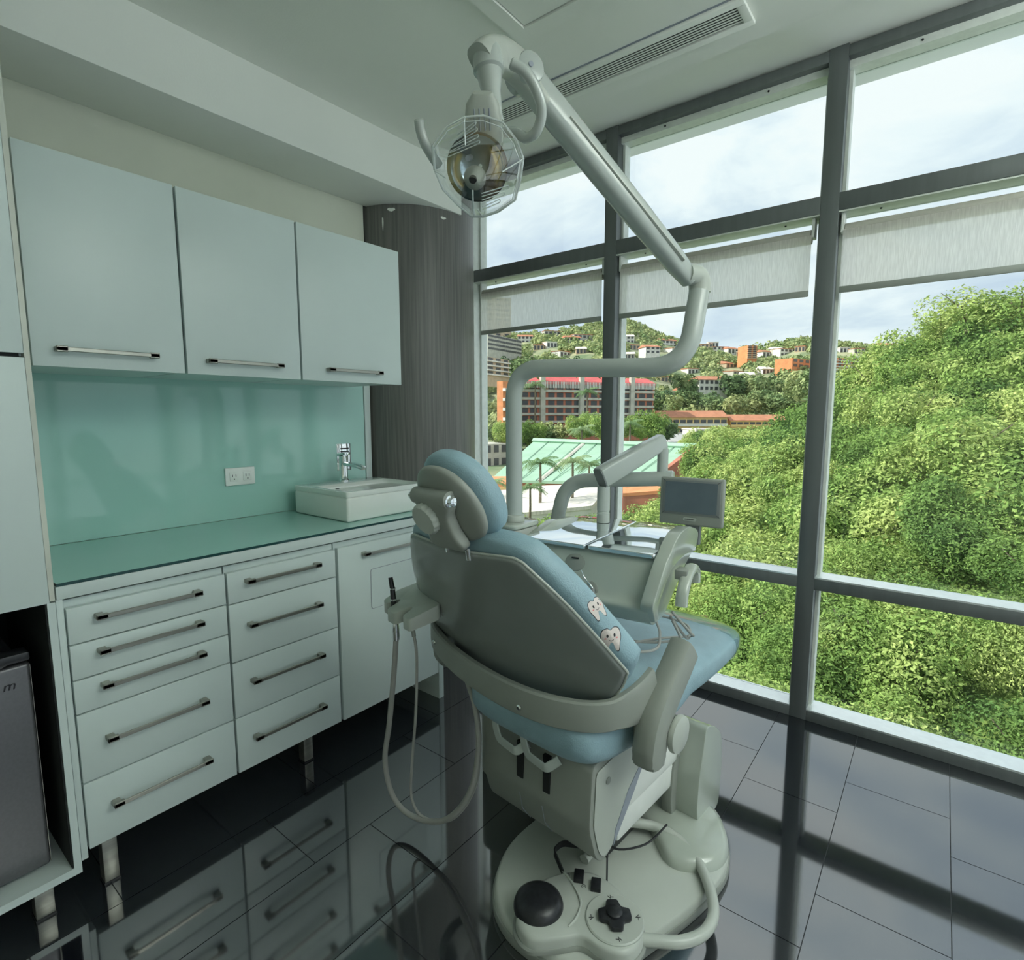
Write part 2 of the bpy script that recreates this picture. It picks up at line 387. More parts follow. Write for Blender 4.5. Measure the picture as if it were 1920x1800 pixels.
# ceiling hatch and air grille
h = thing('ceiling_hatch', 'square white ceiling access hatch near the slotted air grille', 'hatch', (-.9, 1.3, ZL))
hx0, hy1 = -1.211, 1.599; hx1, hy0 = hx0 + .62, hy1 - .62
f = MB()
for a, b in (((hx0, hy0, 0), (hx1, hy0 + .056, 0)), ((hx0, hy1 - .056, 0), (hx1, hy1, 0)), ((hx0, hy0 + .056, 0), (hx0 + .056, hy1 - .056, 0)), ((hx1 - .056, hy0 + .056, 0), (hx1, hy1 - .056, 0))):
    f.box((a[0], a[1], ZL - .016), (b[0], b[1], ZL - .001))
f.build('frame', M_ceil, h)
f = MB()
for (p0, p1, wd) in (((hx0 - .006, hy0 - .006), (hx1 + .006, hy1 + .006), .006), ((hx0 + .056, hy0 + .056), (hx1 - .056, hy1 - .056), .005)):
    f.box((p0[0], p0[1], ZL - .003), (p0[0] + wd, p1[1], ZL)).box((p1[0] - wd, p0[1], ZL - .003), (p1[0], p1[1], ZL)).box((p0[0], p0[1], ZL - .003), (p1[0], p0[1] + wd, ZL)).box((p0[0], p1[1] - wd, ZL - .003), (p1[0], p1[1], ZL))
f.build('gap_shade_strip', M_dark, h)  # dark strips put shade around the hatch frame and panel
bx('panel', (hx0 + .06, hy0 + .06, ZL - .010), (hx1 - .06, hy1 - .06, ZL - .001), M_ceil, h)
g = thing('air_grille', 'long narrow white slotted air grille in the ceiling by the window', 'air vent', (-1.1, 1.92, ZL))
gx0, gx1, gy0, gy1 = -1.62, -.565, 1.848, 1.984
f = MB()
f.box((gx0, gy0, ZL - .014), (gx1, 1.873, ZL - .001)).box((gx0, 1.957, ZL - .014), (gx1, gy1, ZL - .001)).box((gx0, 1.873, ZL - .014), (gx0 + .03, 1.957, ZL - .001)).box((-.592, 1.873, ZL - .014), (gx1, 1.957, ZL - .001))
f.build('frame', M_ceil, g, bevel=.002)
bx('gap_shade_strip', (gx0, gy0 - .006, ZL - .002), (gx1, gy0, ZL), M_lamin, g)  # grey strip puts shade along the grille edge
bx('backing', (gx0 + .03, 1.873, ZL - .003), (-.592, 1.957, ZL - .001), M_dark, g)
for i in range(6):
    y = 1.8845 + i * .0122
    MB().box((gx0 + .031, -.0030, -.0006), (-.593, .0030, .0006), Matrix.Translation((0, y, ZL - .011))).build('slat', M_ceil, g)

# ------------------------------------------------------------------ window wall
win = thing('window_1', None, None, (0, YW, 0), kind='structure')
DP = .11; ZS, ZT1, ZT2, ZH = .045, .59, .645, 2.64
mull = [-2.36, -1.39, -.42, .55, 1.52, 2.49]
def mx(i): return (mull[i] - .033, mull[i] + .033)
for i, x in enumerate(mull):
    a, b = mx(i)
    if i == 0: a, b = -2.42, -2.312
    if i == 5: b = XR; a = XR - .05
    MB().box((a, YW, 0), (b, YW + DP, ZC)).build('mullion', M_framel if i == 0 else M_frame, win, bevel=.002)
    f = MB()
    if i > 0: f.box((a - .012, YW + .055, ZS), (a, YW + DP, ZC - .04))
    if i < 5: f.box((b, YW + .055, ZS), (b + .012, YW + DP, ZC - .04))
    f.build('glazing_bead', M_framel, win)
for i in range(5):
    a = mx(i)[1] if i else -2.312; b = mx(i + 1)[0] if i < 4 else XR - .05
    MB().box((a, YW, 0), (b, YW + DP, ZS)).build('sill', M_frame, win, bevel=.002)
    MB().box((a, YW + .002, ZS), (b, YW + DP, ZS + .006)).build('sill_cap', M_cap, win)
    MB().box((a, YW, ZT1), (b, YW + DP, ZT2 - .006)).build('transom', M_frame, win, bevel=.002)
    MB().box((a, YW + .002, ZT2 - .006), (b, YW + DP, ZT2)).build('transom_cap', M_cap, win)
    MB().box((a, YW, 2.130), (b, YW + DP, 2.198)).build('transom', M_frame, win, bevel=.002)
    MB().box((a, YW + .004, 2.124), (b, YW + DP, 2.130)).build('transom_soffit', M_framel, win)
    MB().box((a, YW, 2.69), (b, YW + DP, ZC - .0065)).build('head_rail', M_frame, win, bevel=.002)
    MB().box((a, YW + .035, 2.662), (b, YW + DP, 2.69)).build('head_bead', M_framel, win)
    f = MB()
    for zz in (2.676,):
        for k in (.25, .75): f.lathe([(.004, 0), (.004, .004)], (a + (b - a) * k, YW + .031, zz), (0, 1, 0), 8)
    for k in (.15, .85): f.lathe([(.004, 0), (.004, .004)], (a + (b - a) * k, YW + .05, 2.120), (0, 0, 1), 8)
    f.build('screw', M_rubber, win)
    for z0, z1 in ((ZS + .006, ZT1), (ZT2, 2.124), (2.198, 2.662)):
        MB().box((a, YW + .095, z0), (b, YW + .101, z1)).build('pane', M_pane, win)
bl_lab = ['beige roller blind hanging part way down in the narrow bay beside the grey column',
          'beige roller blind hanging part way down in the middle window bay behind the lamp arm',
          'beige roller blind hanging part way down in the right window bay over the trees', None, None]
for i in range(4):
    a = (mx(i)[1] if i else -2.287) + .012; b = mx(i + 1)[0] - (.014 if i != 1 else .022)
    t = thing('roller_blind', bl_lab[i] or 'beige roller blind beyond the right edge of the photo', 'blind', ((a + b) / 2, YW + .04, 1.81), group='roller blinds in the window bays')
    MB().tube([(a + .01, YW + .045, 2.058), (b - .01, YW + .045, 2.058)], .028, 20).build('roller', M_roller, t)
    MB().add([(a + .005, YW + .016, 1.838), (b - .005, YW + .016, 1.838), (b - .005, YW + .016, 2.058), (a + .005, YW + .016, 2.058)], [(0, 1, 2, 3)]).build('fabric', M_blind, t)
    MB().box((a + .005, YW + .011, 1.815), (b - .005, YW + .021, 1.84)).build('bottom_bar', M_shell, t, bevel=.003)
    for q, sgn in ((a, 1), (b, -1)):
        MB().box((q - .004 * sgn, YW + .02, 2.05), (q + .008 * sgn, YW + .07, 2.124)).build('bracket', M_plug, t, bevel=.002)

# ------------------------------------------------------------------ cabinets
def handle(y0, y1, x, z, parent, r=.0055):
    m = MB()
    m.box((x + .024, y0, z - .006), (x + .031, y1, z + .006))
    for y, s_ in ((y0, 1), (y1, -1)):
        m.box((x, min(y, y + s_ * .020), z - .007), (x + .026, max(y, y + s_ * .020), z + .007))
        m.box((x + .020, min(y, y + s_ * .026), z - .008), (x + .031, max(y, y + s_ * .026), z + .008))
    return m.build('handle', M_alu, parent, bevel=.0015, seg=1)
YA, YBq, YC, YD, YE = .377, .789, 1.198, 1.728, 1.758
ZB, ZT = .131, .826
def base_unit(name, label, y0, y1, fronts, hz):
    t = thing(name, label, 'cabinet', (-2.06, (y0 + y1) / 2, 0))
    MB().box((XW, y0 + .001, ZB + .006), (XF - .022, y1 - .001, .845)).build('body', M_lam, t)
    for (a, b), hq in zip(fronts, hz):
        d = MB().box((XF - .020, y0 + .002, a + .0018), (XF, y1 - .002, b - .0018)).build('drawer', M_lam, t, bevel=.002)
        handle(hq[0], hq[1], XF, hq[2], d)
    return t
dl = base_unit('drawer_cabinet', 'white drawer cabinet with five drawers beside the fridge niche', YA, YBq,
               [(.723, ZT), (.623, .723), (.527, .623), (.327, .527), (ZB, .327)], [(.437, .708, .790), (.437, .708, .692), (.437, .708, .593), (.437, .706, .437), (.437, .704, .240)])
dm = base_unit('drawer_cabinet', 'white drawer cabinet with four drawers in the middle of the counter', YBq + .003, YC,
               [(.719, ZT), (.520, .719), (.326, .520), (ZB, .326)], [(.848, 1.121, .788), (.848, 1.121, .638), (.848, 1.121, .441), (.846, 1.119, .240)])
bx('side_panel', (XW, .360, .11), (XF - .002, YA - .002, .854), M_lam, dl, bevel=.001)
for t, y, x in ((dl, .425, XF - .004), (dm, 1.083, -1.845), (dl, .425, -2.2), (dm, 1.083, -2.2)):
    MB().box((x - .04, y - .018, .004), (x, y + .018, ZB + .007)).build('leg', M_alu, t, bevel=.001)
    MB().box((x - .042, y - .02, 0), (x + .002, y + .02, .006)).build('foot', M_rubber, t)
sk = thing('sink_cabinet', 'white sink cabinet with one tall door standing behind the dental chair', 'cabinet', (-2.06, 1.47, 0))
MB().box((XW, YC + .004, ZB + .006), (XF - .022, YD, .845)).build('body', M_lam, sk)
d = MB().box((XF - .020, YC + .010, ZB), (XF, YD - .002, ZT)).build('door', M_lam, sk, bevel=.002)
handle(1.315, 1.62, XF, .785, d)
fr = [(q[0], q[1]) for q in rpoly([(1.356, .545), (1.63, .545), (1.63, .712), (1.356, .712)], .012)]
MB().prism(fr, lambda a, b: (XF + .0002, a, b), lambda a, b: (XF + .0010, a, b)).build('hatch_groove', M_lamin, d)
fr = [(q[0], q[1]) for q in rpoly([(1.358, .547), (1.628, .547), (1.628, .710), (1.358, .710)], .011)]
MB().prism(fr, lambda a, b: (XF + .0002, a, b), lambda a, b: (XF + .0022, a, b)).build('hatch_flap', M_lam, d)
bx('side_panel', (XW, YD, 0), (XF + .001, YE, .854), M_lam, sk, bevel=.001)
ct = thing('countertop', 'white countertop with a pale green glass sheet laid on it', 'countertop', (-2.06, 1.06, .855))
bx('front_board', (XF - .020, .362, .854), (XF + .001, YE, .889), M_lam, ct, bevel=.001)
bx('board', (XW, .362, .856), (XF - .020, YE, .889), M_lam, ct)
m = MB(); m.box((XW + .006, .364, .890), (XF + .002, YE, .898)); o = m.build('glass_sheet', [M_glassgreen, M_glassedge], ct)
for p in o.data.polygons: p.material_index = 0 if p.normal.z > .5 else 1
bs = thing('splashback', 'pale green back-painted glass splashback behind the counter', 'splashback', (XW, 1.1, .898))
bx('glass_panel', (XW + .0005, .40, .899), (XW + .007, 1.757, 1.484), M_glassgreen, bs, bevel=.0006, seg=1)
bx('top_channel', (XW + .0005, .40, 1.4845), (XW + .012, 1.757, 1.492), M_glassedge, bs)
bx('end_trim', (XW + .0005, 1.760, .862), (XW + .012, 1.795, 1.52), M_lam, bs, bevel=.001)
# upper cabinets
UZ0, UZ1 = 1.465, 2.036
ys = [.386, .770, 1.174, 1.664]
ulab = ['white wall cabinet nearest the tall cabinet, widest of the three over the counter', 'white wall cabinet in the middle of the three over the counter', 'white wall cabinet next to the grey column, over the sink']
uh = [(.437, .686, 1.512), (.831, 1.090, 1.509), (1.279, 1.539, 1.509)]
for i in range(3):
    y0, y1 = ys[i] + .004, ys[i + 1] - .004
    t = thing('wall_cabinet', ulab[i], 'cabinet', (-2.12, (y0 + y1) / 2, UZ0))
    MB().box((XW, y0, UZ0 + .004), (XU - .021, y1, UZ1 - .002)).build('body', M_lam, t)
    d = MB().box((XU - .019, y0, UZ0), (XU, y1, UZ1)).build('door', M_lam, t, bevel=.0015)
    handle(uh[i][0], uh[i][1], XU, uh[i][2], d)
# tall cabinet with fridge niche
tall = thing('tall_cabinet', 'tall white cabinet at the left edge with an open niche for the fridge', 'cabinet', (-2.06, -.05, 0))
TY0, TY1 = -.52, .346
bx('upper_body', (XW + .022, TY0, 1.478), (XF - .02, TY1, 2.352), M_lam, tall)
bx('lower_body', (XW + .022, TY0, .872), (XF - .02, TY1, 1.474), M_lam, tall)
bx('upper_door', (XF - .019, TY0, 1.484), (XF, TY1 + .002, 2.35), M_lam, tall, bevel=.0015)
bx('lower_door', (XF - .019, TY0, .850), (XF, TY1 + .002, 1.474), M_lam, tall, bevel=.0015)
bx('shadow_line', (XF - .03, TY0 + .01, 1.474), (XF - .012, TY1 - .006, 1.484), M_dark, tall)
bx('side_panel', (XW + .022, TY1 + .002, .855), (XF + .001, TY1 + .013, 2.35), M_edge, tall)
bx('niche_panel', (XW + .022, TY1 - .004, .079), (XF - .001, TY1 + .013, .850), M_lam, tall)
bx('niche_panel', (XW + .022, TY0, .079), (XF - .001, TY0 + .018, .850), M_lam, tall)
bx('niche_floor', (XW + .022, TY0 + .018, .079), (XF - .001, TY1 - .004, .100), M_lam, tall)
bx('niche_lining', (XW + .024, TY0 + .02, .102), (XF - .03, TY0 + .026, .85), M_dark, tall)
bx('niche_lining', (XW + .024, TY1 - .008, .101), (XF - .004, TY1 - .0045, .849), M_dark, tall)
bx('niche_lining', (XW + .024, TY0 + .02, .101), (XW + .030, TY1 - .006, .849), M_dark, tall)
for y in (.276, -.45):
    MB().box((XF - .05, y - .020, .004), (XF - .006, y + .020, .080)).build('leg', M_alu, tall, bevel=.001)
    MB().box((XF - .052, y - .022, 0), (XF - .004, y + .022, .006)).build('foot', M_rubber, tall)
# mini fridge
fg = thing('mini_fridge', 'small stainless steel fridge with black trim in the cabinet niche', 'fridge', (-2.06, 0, .101))
FX = -1.842
bx('body', (XW + .04, -.26, .106), (FX - .05, .285, .716), M_blkpl, fg, bevel=.006)
d = bx('door', (FX - .045, -.26, .115), (FX, .305, .690), M_fridge, fg, bevel=.008, seg=3)
m = MB(); m.prism(rpoly([(-.26, .688), (.235, .688), (.262, .700), (.306, .700), (.306, .722), (-.26, .722)], .006), lambda a, b: (FX - .048, a, b), lambda a, b: (FX + .006, a, b))
m.build('top_trim', M_blkpl, d, bevel=.002)
bx('edge_strip', (FX - .043, .3052, .12), (FX - .002, .3062, .686), M_alu, d)
bx('foot', (FX - .40, .2, .1005), (FX - .37, .23, .107), M_rubber, fg)
cu = bpy.data.curves.new('badge', 'FONT'); cu.body = 'm'; cu.size = .034; cu.shear = .25; cu.extrude = .0006
tmp = bpy.data.objects.new('badge', cu); COL.objects.link(tmp)
dg = bpy.context.evaluated_depsgraph_get(); me = bpy.data.meshes.new_from_object(tmp.evaluated_get(dg)); bpy.data.objects.remove(tmp)
me.transform(Matrix.Translation(Vector((FX + .0012, .247, .632)) - fg.location) @ Matrix(((0, 0, 1, 0), (1, 0, 0, 0), (0, 1, 0, 0), (0, 0, 0, 1))))
me.materials.append(M_ink); o = bpy.data.objects.new('badge', me); COL.objects.link(o); o.parent = d
# socket
t = thing('wall_socket', 'white double power socket on the green glass splashback', 'socket', (XW + .008, 1.112, 1.035))
xs_ = XW + .0072
MB().box((xs_, 1.050, 1.040), (xs_ + .010, 1.174, 1.114)).build('plate', M_plug, t, bevel=.003)
for c in (1.084, 1.140):
    p = MB().box((xs_ + .010, c - .018, 1.058), (xs_ + .013, c + .018, 1.096)).build('outlet', M_ceramic, t, bevel=.002)
    m = MB()
    for dy in (-.007, .007): m.box((xs_ + .0128, c + dy - .0012, 1.076), (xs_ + .0136, c + dy + .0012, 1.087))
    m.lathe([(.0028, 0), (.0028, .0008)], (xs_ + .0128, c, 1.067), (1, 0, 0), 10); m.build('slot', M_ink, p)
# basin
t = thing('basin', 'white rectangular ceramic basin sitting on the green glass counter', 'sink', (-2.08, 1.54, .898))
bx0, bx1, by0, by1, bz0, bz1 = -2.262, -1.872, 1.318, 1.752, .8985, 1.022
MB().box((bx0, by0, bz0), (bx1, by1, bz1 - .02)).build('bowl', M_ceramic, t, bevel=.010, seg=3)
m = MB()
ro = rpoly([(bx0, by0), (bx1, by0), (bx1, by1), (bx0, by1)], .012, 5); ri = rpoly([(bx0 + .115, by0 + .022), (bx1 - .014, by0 + .022), (bx1 - .014, by1 - .014), (bx0 + .115, by1 - .014)], .03, 5)
rj = rpoly([(bx0 + .13, by0 + .045), (bx1 - .03, by0 + .045), (bx1 - .03, by1 - .03), (bx0 + .13, by1 - .03)], .04, 5)
m.rings([[(a, b, bz1 - .022) for a, b in ro], [(a, b, bz1) for a, b in ro], [(a, b, bz1) for a, b in ri], [(a, b, bz1 - .012) for a, b in rj], [(a, b, bz1 - .0185) for a, b in rj]])
m.build('rim', M_ceramic, t, bevel=.002)
MB().lathe([(.008, 0), (.008, .002)], (-2.005, 1.365, bz1 - .0006), n=16).build('overflow_hole', M_ink, t)
t = thing('mixer_tap', 'chrome mixer tap standing on the white basin', 'tap', (-2.222, 1.55, bz1))
MB().lathe([(.024, 0), (.024, .006), (.0195, .012), (.0185, .06), (.0185, .118), (.019, .119)], (-2.222, 1.55, bz1), n=24).build('body', M_chrome, t)
MB().sweep(rpath([(-2.222, 1.55, bz1 + .082), (-2.16, 1.565, bz1 + .080), (-2.105, 1.578, bz1 + .066)], .02), [.030] * 10, [.020] * 10).build('spout', M_chrome, t)
MB().box((-.021, -.021, 0), (.030, .021, .012), Matrix.Translation((-2.222, 1.55, bz1 + .121)) @ Matrix.Rotation(.25, 4, 'Z') @ Matrix.Rotation(-.15, 4, 'Y')).build('lever', M_chrome, t, bevel=.003)
t = thing('tap_wall_plate', 'chrome plate on the splashback just behind the mixer tap', 'plate', (XW + .008, 1.63, 1.06))
bx('plate', (XW + .0072, 1.588, 1.060), (XW + .0105, 1.668, 1.192), M_chrome, t, bevel=.002)
m = MB(); m.box((XW + .0105, 1.61, 1.150), (XW + .014, 1.655, 1.156)).box((XW + .0105, 1.61, 1.165), (XW + .014, 1.655, 1.171)); m.build('slot', M_ink, t)

# ------------------------------------------------------------------ outdoors
rng = np.random.default_rng(7); random.seed(7)
def cray(px, py): return RCAM @ Vector((px - 960, -(py - 900), -FPX))
def far(px, py, D):
    """point seen in the direction (px,py) standing D metres away horizontally"""
    d = cray(px, py); return EYE + d * (D / math.hypot(d.x, d.y))
def azel(px, py):
    d = cray(px, py); return math.atan2(d.x, d.y), math.atan2(d.z, math.hypot(d.x, d.y))
def polar(az, D, z): return Vector((D * math.sin(az), D * math.cos(az), z))
def table(pts):
    q = [azel(*p) for p in pts]; A = np.array([p[0] for p in q]); E_ = np.array([p[1] for p in q]); o = np.argsort(A)
    return lambda a: float(np.interp(a, A[o], E_[o]))
near_el = table([(880, 1012), (1000, 1010), (1100, 1005), (1160, 995), (1215, 975), (1260, 955), (1320, 925), (1400, 880), (1450, 845), (1490, 795), (1540, 755), (1600, 725), (1660, 700), (1710, 665), (1760, 630), (1830, 605), (1920, 590), (2300, 560)])
AZ0 = azel(700, 800)[0]; AZ1 = azel(2500, 800)[0]
def near_D1(a): return 62 + 20 * min(1, max(0, (a - azel(1200, 800)[0]) / .5))
def near_z(a, D):
    D1 = near_D1(a); z1 = EYE.z + D1 * math.tan(near_el(a)); D0 = 9.5; z0 = -11.5
    t = (D - D0) / (D1 - D0)
    return z0 + (z1 - z0) * t ** .92 + .5 * math.sin(a * 17 + D * .21) + .35 * math.sin(a * 31 - D * .33)
def fan(name, zf, D0, D1f, nA, nD, m, a0=AZ0, a1=AZ1, skirt=6, p=1.0):
    v = []; f = []
    for i in range(nA + 1):
        a = a0 + (a1 - a0) * i / nA; d1 = D1f(a)
        for j in range(nD + 1):
            D = D0 + (d1 - D0) * (j / nD) ** p; v.append(tuple(polar(a, D, zf(a, D))))
        v.append(tuple(polar(a, d1 * 1.12, zf(a, d1) - skirt)))
    k = nD + 2
    for i in range(nA):
        for j in range(nD + 1): f.append([i * k + j, (i + 1) * k + j, (i + 1) * k + j + 1, i * k + j + 1])
    mb = MB(); mb.v = v; mb.f = f; mb.m = [0] * len(f)
    return mb.build(name, m, kind='structure', ang=180)
fan('near_hillside', lambda a, D: near_z(a, D) - 1.0, 9.5, near_D1, 60, 26, M_soil)
# --- crowns made of real leaves, a few shared meshes
def crown_mesh(name, nl, size, blobs, mat_, seed, flat=.8):
    r = np.random.default_rng(seed)
    c = r.normal(size=(blobs, 3)); c /= np.linalg.norm(c, axis=1)[:, None]; c *= r.uniform(.25, .72, (blobs, 1)); c[:, 2] *= flat; c[0] = 0
    rad = r.uniform(.28, .46, blobs); rad[0] = .55
    wgt = rad ** 2; wgt /= wgt.sum(); idx = r.choice(blobs, nl, p=wgt)
    d = r.normal(size=(nl, 3)); d /= np.linalg.norm(d, axis=1)[:, None]
    P = c[idx] + d * rad[idx][:, None] * r.uniform(.72, 1.06, (nl, 1)) ** 1
    nrm = d * .8 + r.normal(size=(nl, 3)) * .55 + np.array([0, 0, .45]); nrm /= np.linalg.norm(nrm, axis=1)[:, None]
    t = np.cross(nrm, r.normal(size=(nl, 3))); t /= np.linalg.norm(t, axis=1)[:, None]; b = np.cross(nrm, t)
    s = size * r.uniform(.6, 1.3, (nl, 1)); fold = nrm * s * .22
    V = np.stack([P - t * s, P - b * s * .48 + fold * .2, P + t * s - fold, P + b * s * .48 + fold * .2], 1).reshape(-1, 3)
    me = bpy.data.meshes.new(name); me.vertices.add(nl * 4); me.vertices.foreach_set('co', V.ravel())
    me.loops.add(nl * 4); me.loops.foreach_set('vertex_index', np.arange(nl * 4)); me.polygons.add(nl)
    me.polygons.foreach_set('loop_start', np.arange(nl) * 4); me.update(calc_edges=True); me.validate(); me.materials.append(mat_)
    return me
CR = [crown_mesh('foliage', 6500, .044, 12 + k, M_leaf, 20 + k, .75) for k in range(4)]
CRN = [crown_mesh('foliage', 15000, .027, 16 + k, M_leaf, 60 + k, .75) for k in range(4)]
CRF = [crown_mesh('foliage', 520, .13, 8 + k, M_leaffar, 40 + k, .8) for k in range(3)]
tk = MB(); tk.tube([(0, 0, -1.5), (.05, .02, -.6), (0, .04, .1)], [.06, .045, .02], 7)
for k in range(5):
    a = k * 1.3; tk.tube([(0, .02, -.5 + k * .1), (.25 * math.cos(a), .25 * math.sin(a), -.2 + k * .1), (.5 * math.cos(a), .5 * math.sin(a), .1 + k * .1)], [.025, .016, .006], 5)
TK = tk.build('branches', M_bark, loc=(0, 0, 0)).data; bpy.data.objects.remove(bpy.data.objects['branches'])
def tree(name, label, P, r, group, meshes, trunk=True, sz=None):
    t = bpy.data.objects.new(name, None); COL.objects.link(t); t.location = P; WM[t.name] = Matrix.Translation(P)
    t.scale = (r * random.uniform(.9, 1.15), r * random.uniform(.9, 1.15), (sz or r) * random.uniform(.85, 1.1)); t.rotation_euler = (0, 0, random.uniform(0, 6.28))
    tag(t, label, 'tree', group)
    o = bpy.data.objects.new('foliage', random.choice(meshes)); COL.objects.link(o); o.parent = t
    if trunk: o = bpy.data.objects.new('branches', TK); COL.objects.link(o); o.parent = t
    return t
cnt = 0; D = 12.5
while D < 84:
    sp = 2.3 + .031 * D; a = azel(860, 800)[0] + random.uniform(0, sp / D); amax = azel(2080, 800)[0]
    while a < amax:
        if D < near_D1(a) + 1 and cnt < 285:
            DD = D + random.uniform(-.35, .35) * sp; r_ = sp * random.uniform(.76, 1.04)
            z = near_z(a, DD) + random.uniform(-.5, .5)
            bay = 'seen in the left bay' if a < azel(1140, 900)[0] else 'left half of middle bay' if a < azel(1340, 900)[0] else 'right half of middle bay' if a < azel(1510, 900)[0] else 'left half of right bay' if a < azel(1715, 900)[0] else 'right half of right bay'
            row_ = 'nearest the building' if D < 20 else 'on the lower slope' if D < 32 else 'halfway up the slope' if D < 48 else 'below the slope top' if D < 60 else 'along the slope top'
            nm = ('leafy_tree', 'leafy green tree %s, %s' % (row_, bay), 'wooded slope trees %s, %s' % (row_, bay))
            tree(nm[0], nm[1], polar(a, DD, z), r_, nm[2], CRN if D < 30 else CR, cnt % 3 == 0); cnt += 1
        a += sp / D * random.uniform(.85, 1.15)
    D += sp * .93
# two airy trees on the skyline
for (px, py, D, r_, lb) in ((1815, 580, 66, 4.6, 'tall airy tree with visible branches standing above the ridge at the right'), (1915, 575, 64, 4.8, 'tall airy tree cut by the right edge of the photo'), (1765, 615, 68, 2.8, 'small round tree on the ridge left of the tall airy trees')):
    P = far(px, py, D); AIR = crown_mesh('foliage', 2300, .045, 22, M_leaf, int(px), .55); tree('airy_tree', lb, P, r_, None, [AIR], True, r_ * .75)

# --- town floor and far hills
far_el = table([(700, 640), (900, 632), (960, 622), (1100, 606), (1165, 598), (1190, 606), (1240, 625), (1300, 640), (1380, 652), (1440, 648), (1500, 638), (1560, 640), (1640, 643), (1720, 640), (2300, 640)])
def town_z(a, D): return -17 + 8 * max(0, min(1, (D - 60) / 240))
tag(fan('town_ground', town_z, 55, lambda a: 310, 24, 12, M_far), kind='structure')
def far_z(a, D):
    z1 = EYE.z + 640 * math.tan(far_el(a)); t = (D - 300) / 340
    return -9 + (z1 + 9 - 4) * max(0, t) ** .85 + 3 * math.sin(a * 23 + D * .03)
fan('far_hillside', far_z, 300, lambda a: 640, 90, 40, M_far, skirt=40)
hz = table([(700, 655), (1500, 650), (1600, 648), (1700, 642), (2300, 620)])
HS = []
hs0 = [(985, 640), (1010, 655), (1035, 650), (1040, 632), (1075, 642), (1090, 662), (1060, 668), (1100, 640), (1175, 640), (1190, 655), (1255, 648), (1180, 672), (1270, 662), (1322, 655), (1338, 650), (1352, 660), (1375, 662), (1390, 668), (1300, 700), (1385, 705), (1400, 712), (1372, 690), (1440, 668), (1460, 662), (1478, 664), (1500, 658), (1440, 700), (1625, 658), (1645, 655), (1662, 657), (1680, 655), (1612, 662), (1585, 660), (1250, 715), (1265, 690), (1415, 735), (1345, 745), (1290, 740)]
def hill_hit(px, py):
    a, el = azel(px, py); D = 305
    while D < 625 and far_z(a, D) + 1 < EYE.z + D * math.tan(el): D += 4
    return a, D
clear_ = [hill_hit(*p) for p in hs0] + [hill_hit(x, y) for x, y in ((940, 660), (960, 660), (930, 700), (950, 700), (1410, 670), (1404, 670), (1418, 670), (1570, 697), (1584, 697), (1600, 697), (1492, 690), (1510, 690), (1525, 690), (1318, 733), (1335, 733), (1350, 733), (1362, 733), (1215, 662), (1232, 662))]
# far forest: thousands of small crowns nobody could count
V = []; Fq = []
nT = 3000; base = 0
for k in range(nT):
    a = rng.uniform(azel(860, 800)[0], azel(1780, 800)[0]); D = 305 + 330 * rng.uniform() ** .8
    if any(abs(a - ca_) * D < 8.5 and -34 < D - cD < 9 for ca_, cD in clear_): continue
    P = np.array(polar(a, D, far_z(a, D) + 1.5)); r_ = rng.uniform(2.6, 5.5)
    n = 34; d = rng.normal(size=(n, 3)); d[:, 2] = np.abs(d[:, 2]) * .9 - .15; d /= np.linalg.norm(d, axis=1)[:, None]
    c = P + d * r_ * rng.uniform(.7, 1.05, (n, 1)); nr = d + rng.normal(size=(n, 3)) * .4; t_ = np.cross(nr, rng.normal(size=(n, 3))); t_ /= np.linalg.norm(t_, axis=1)[:, None]
    b_ = np.cross(nr, t_); b_ /= np.linalg.norm(b_, axis=1)[:, None]; s_ = r_ * .32
    V.append(np.stack([c - t_ * s_, c - b_ * s_ * .7, c + t_ * s_, c + b_ * s_ * .7], 1).reshape(-1, 3))
V = np.concatenate(V); nf = len(V) // 4
me = bpy.data.meshes.new('far_forest'); me.vertices.add(len(V)); me.vertices.foreach_set('co', V.ravel()); me.loops.add(len(V)); me.loops.foreach_set('vertex_index', np.arange(len(V)))
me.polygons.add(nf); me.polygons.foreach_set('loop_start', np.arange(nf) * 4); me.update(calc_edges=True); me.materials.append(M_leaffar)
o = bpy.data.objects.new('far_forest', me); COL.objects.link(o); tag(o, 'haze-tinted green forest covering the distant hills', 'forest', kind='stuff')
# trees between the buildings
def town_trees(n, px0, px1, D0, D1, r0, r1, lb, grp, py=None):
    for k in range(n):
        px = px0 + (px1 - px0) * (k + random.uniform(.1, .9)) / n; D = random.uniform(D0, D1); a = azel(px, 800)[0]; r_ = random.uniform(r0, r1)
        z = town_z(a, D) + r_ * .55 if py is None else far(px, py + random.uniform(-4, 4), D).z
        tree('round_tree', lb + (', left part', ', middle part', ', right part')[min(2, 3 * k // n)], polar(a, D, z), r_, grp + (' left', ' middle', ' right')[min(2, 3 * k // n)], CR if D < 200 else CRF, False)
town_trees(14, 915, 1060, 190, 215, 5, 7, 'round tree between the green roof and the brick apartment block', 'trees in front of the brick apartment block', 812)
town_trees(10, 1080, 1255, 180, 205, 5, 7.5, 'round tree right of the mullion before the brick apartment block', 'trees in front of the terrace buildings', 800)
town_trees(18, 1290, 1500, 120, 190, 5, 8, 'round tree on the valley floor left of the wooded slope', 'trees on the valley floor', 835)
town_trees(12, 1290, 1500, 85, 120, 4, 6, 'round tree at the foot of the wooded slope', 'trees at the foot of the wooded slope', 868)
town_trees(14, 1225, 1500, 300, 330, 8, 11, 'tree on the rise behind the yellow terrace buildings', 'trees behind the yellow terrace buildings', 755)
town_trees(16, 1230, 1520, 360, 420, 9, 13, 'tree on the lower part of the distant hill', 'trees low on the distant hill', 725)
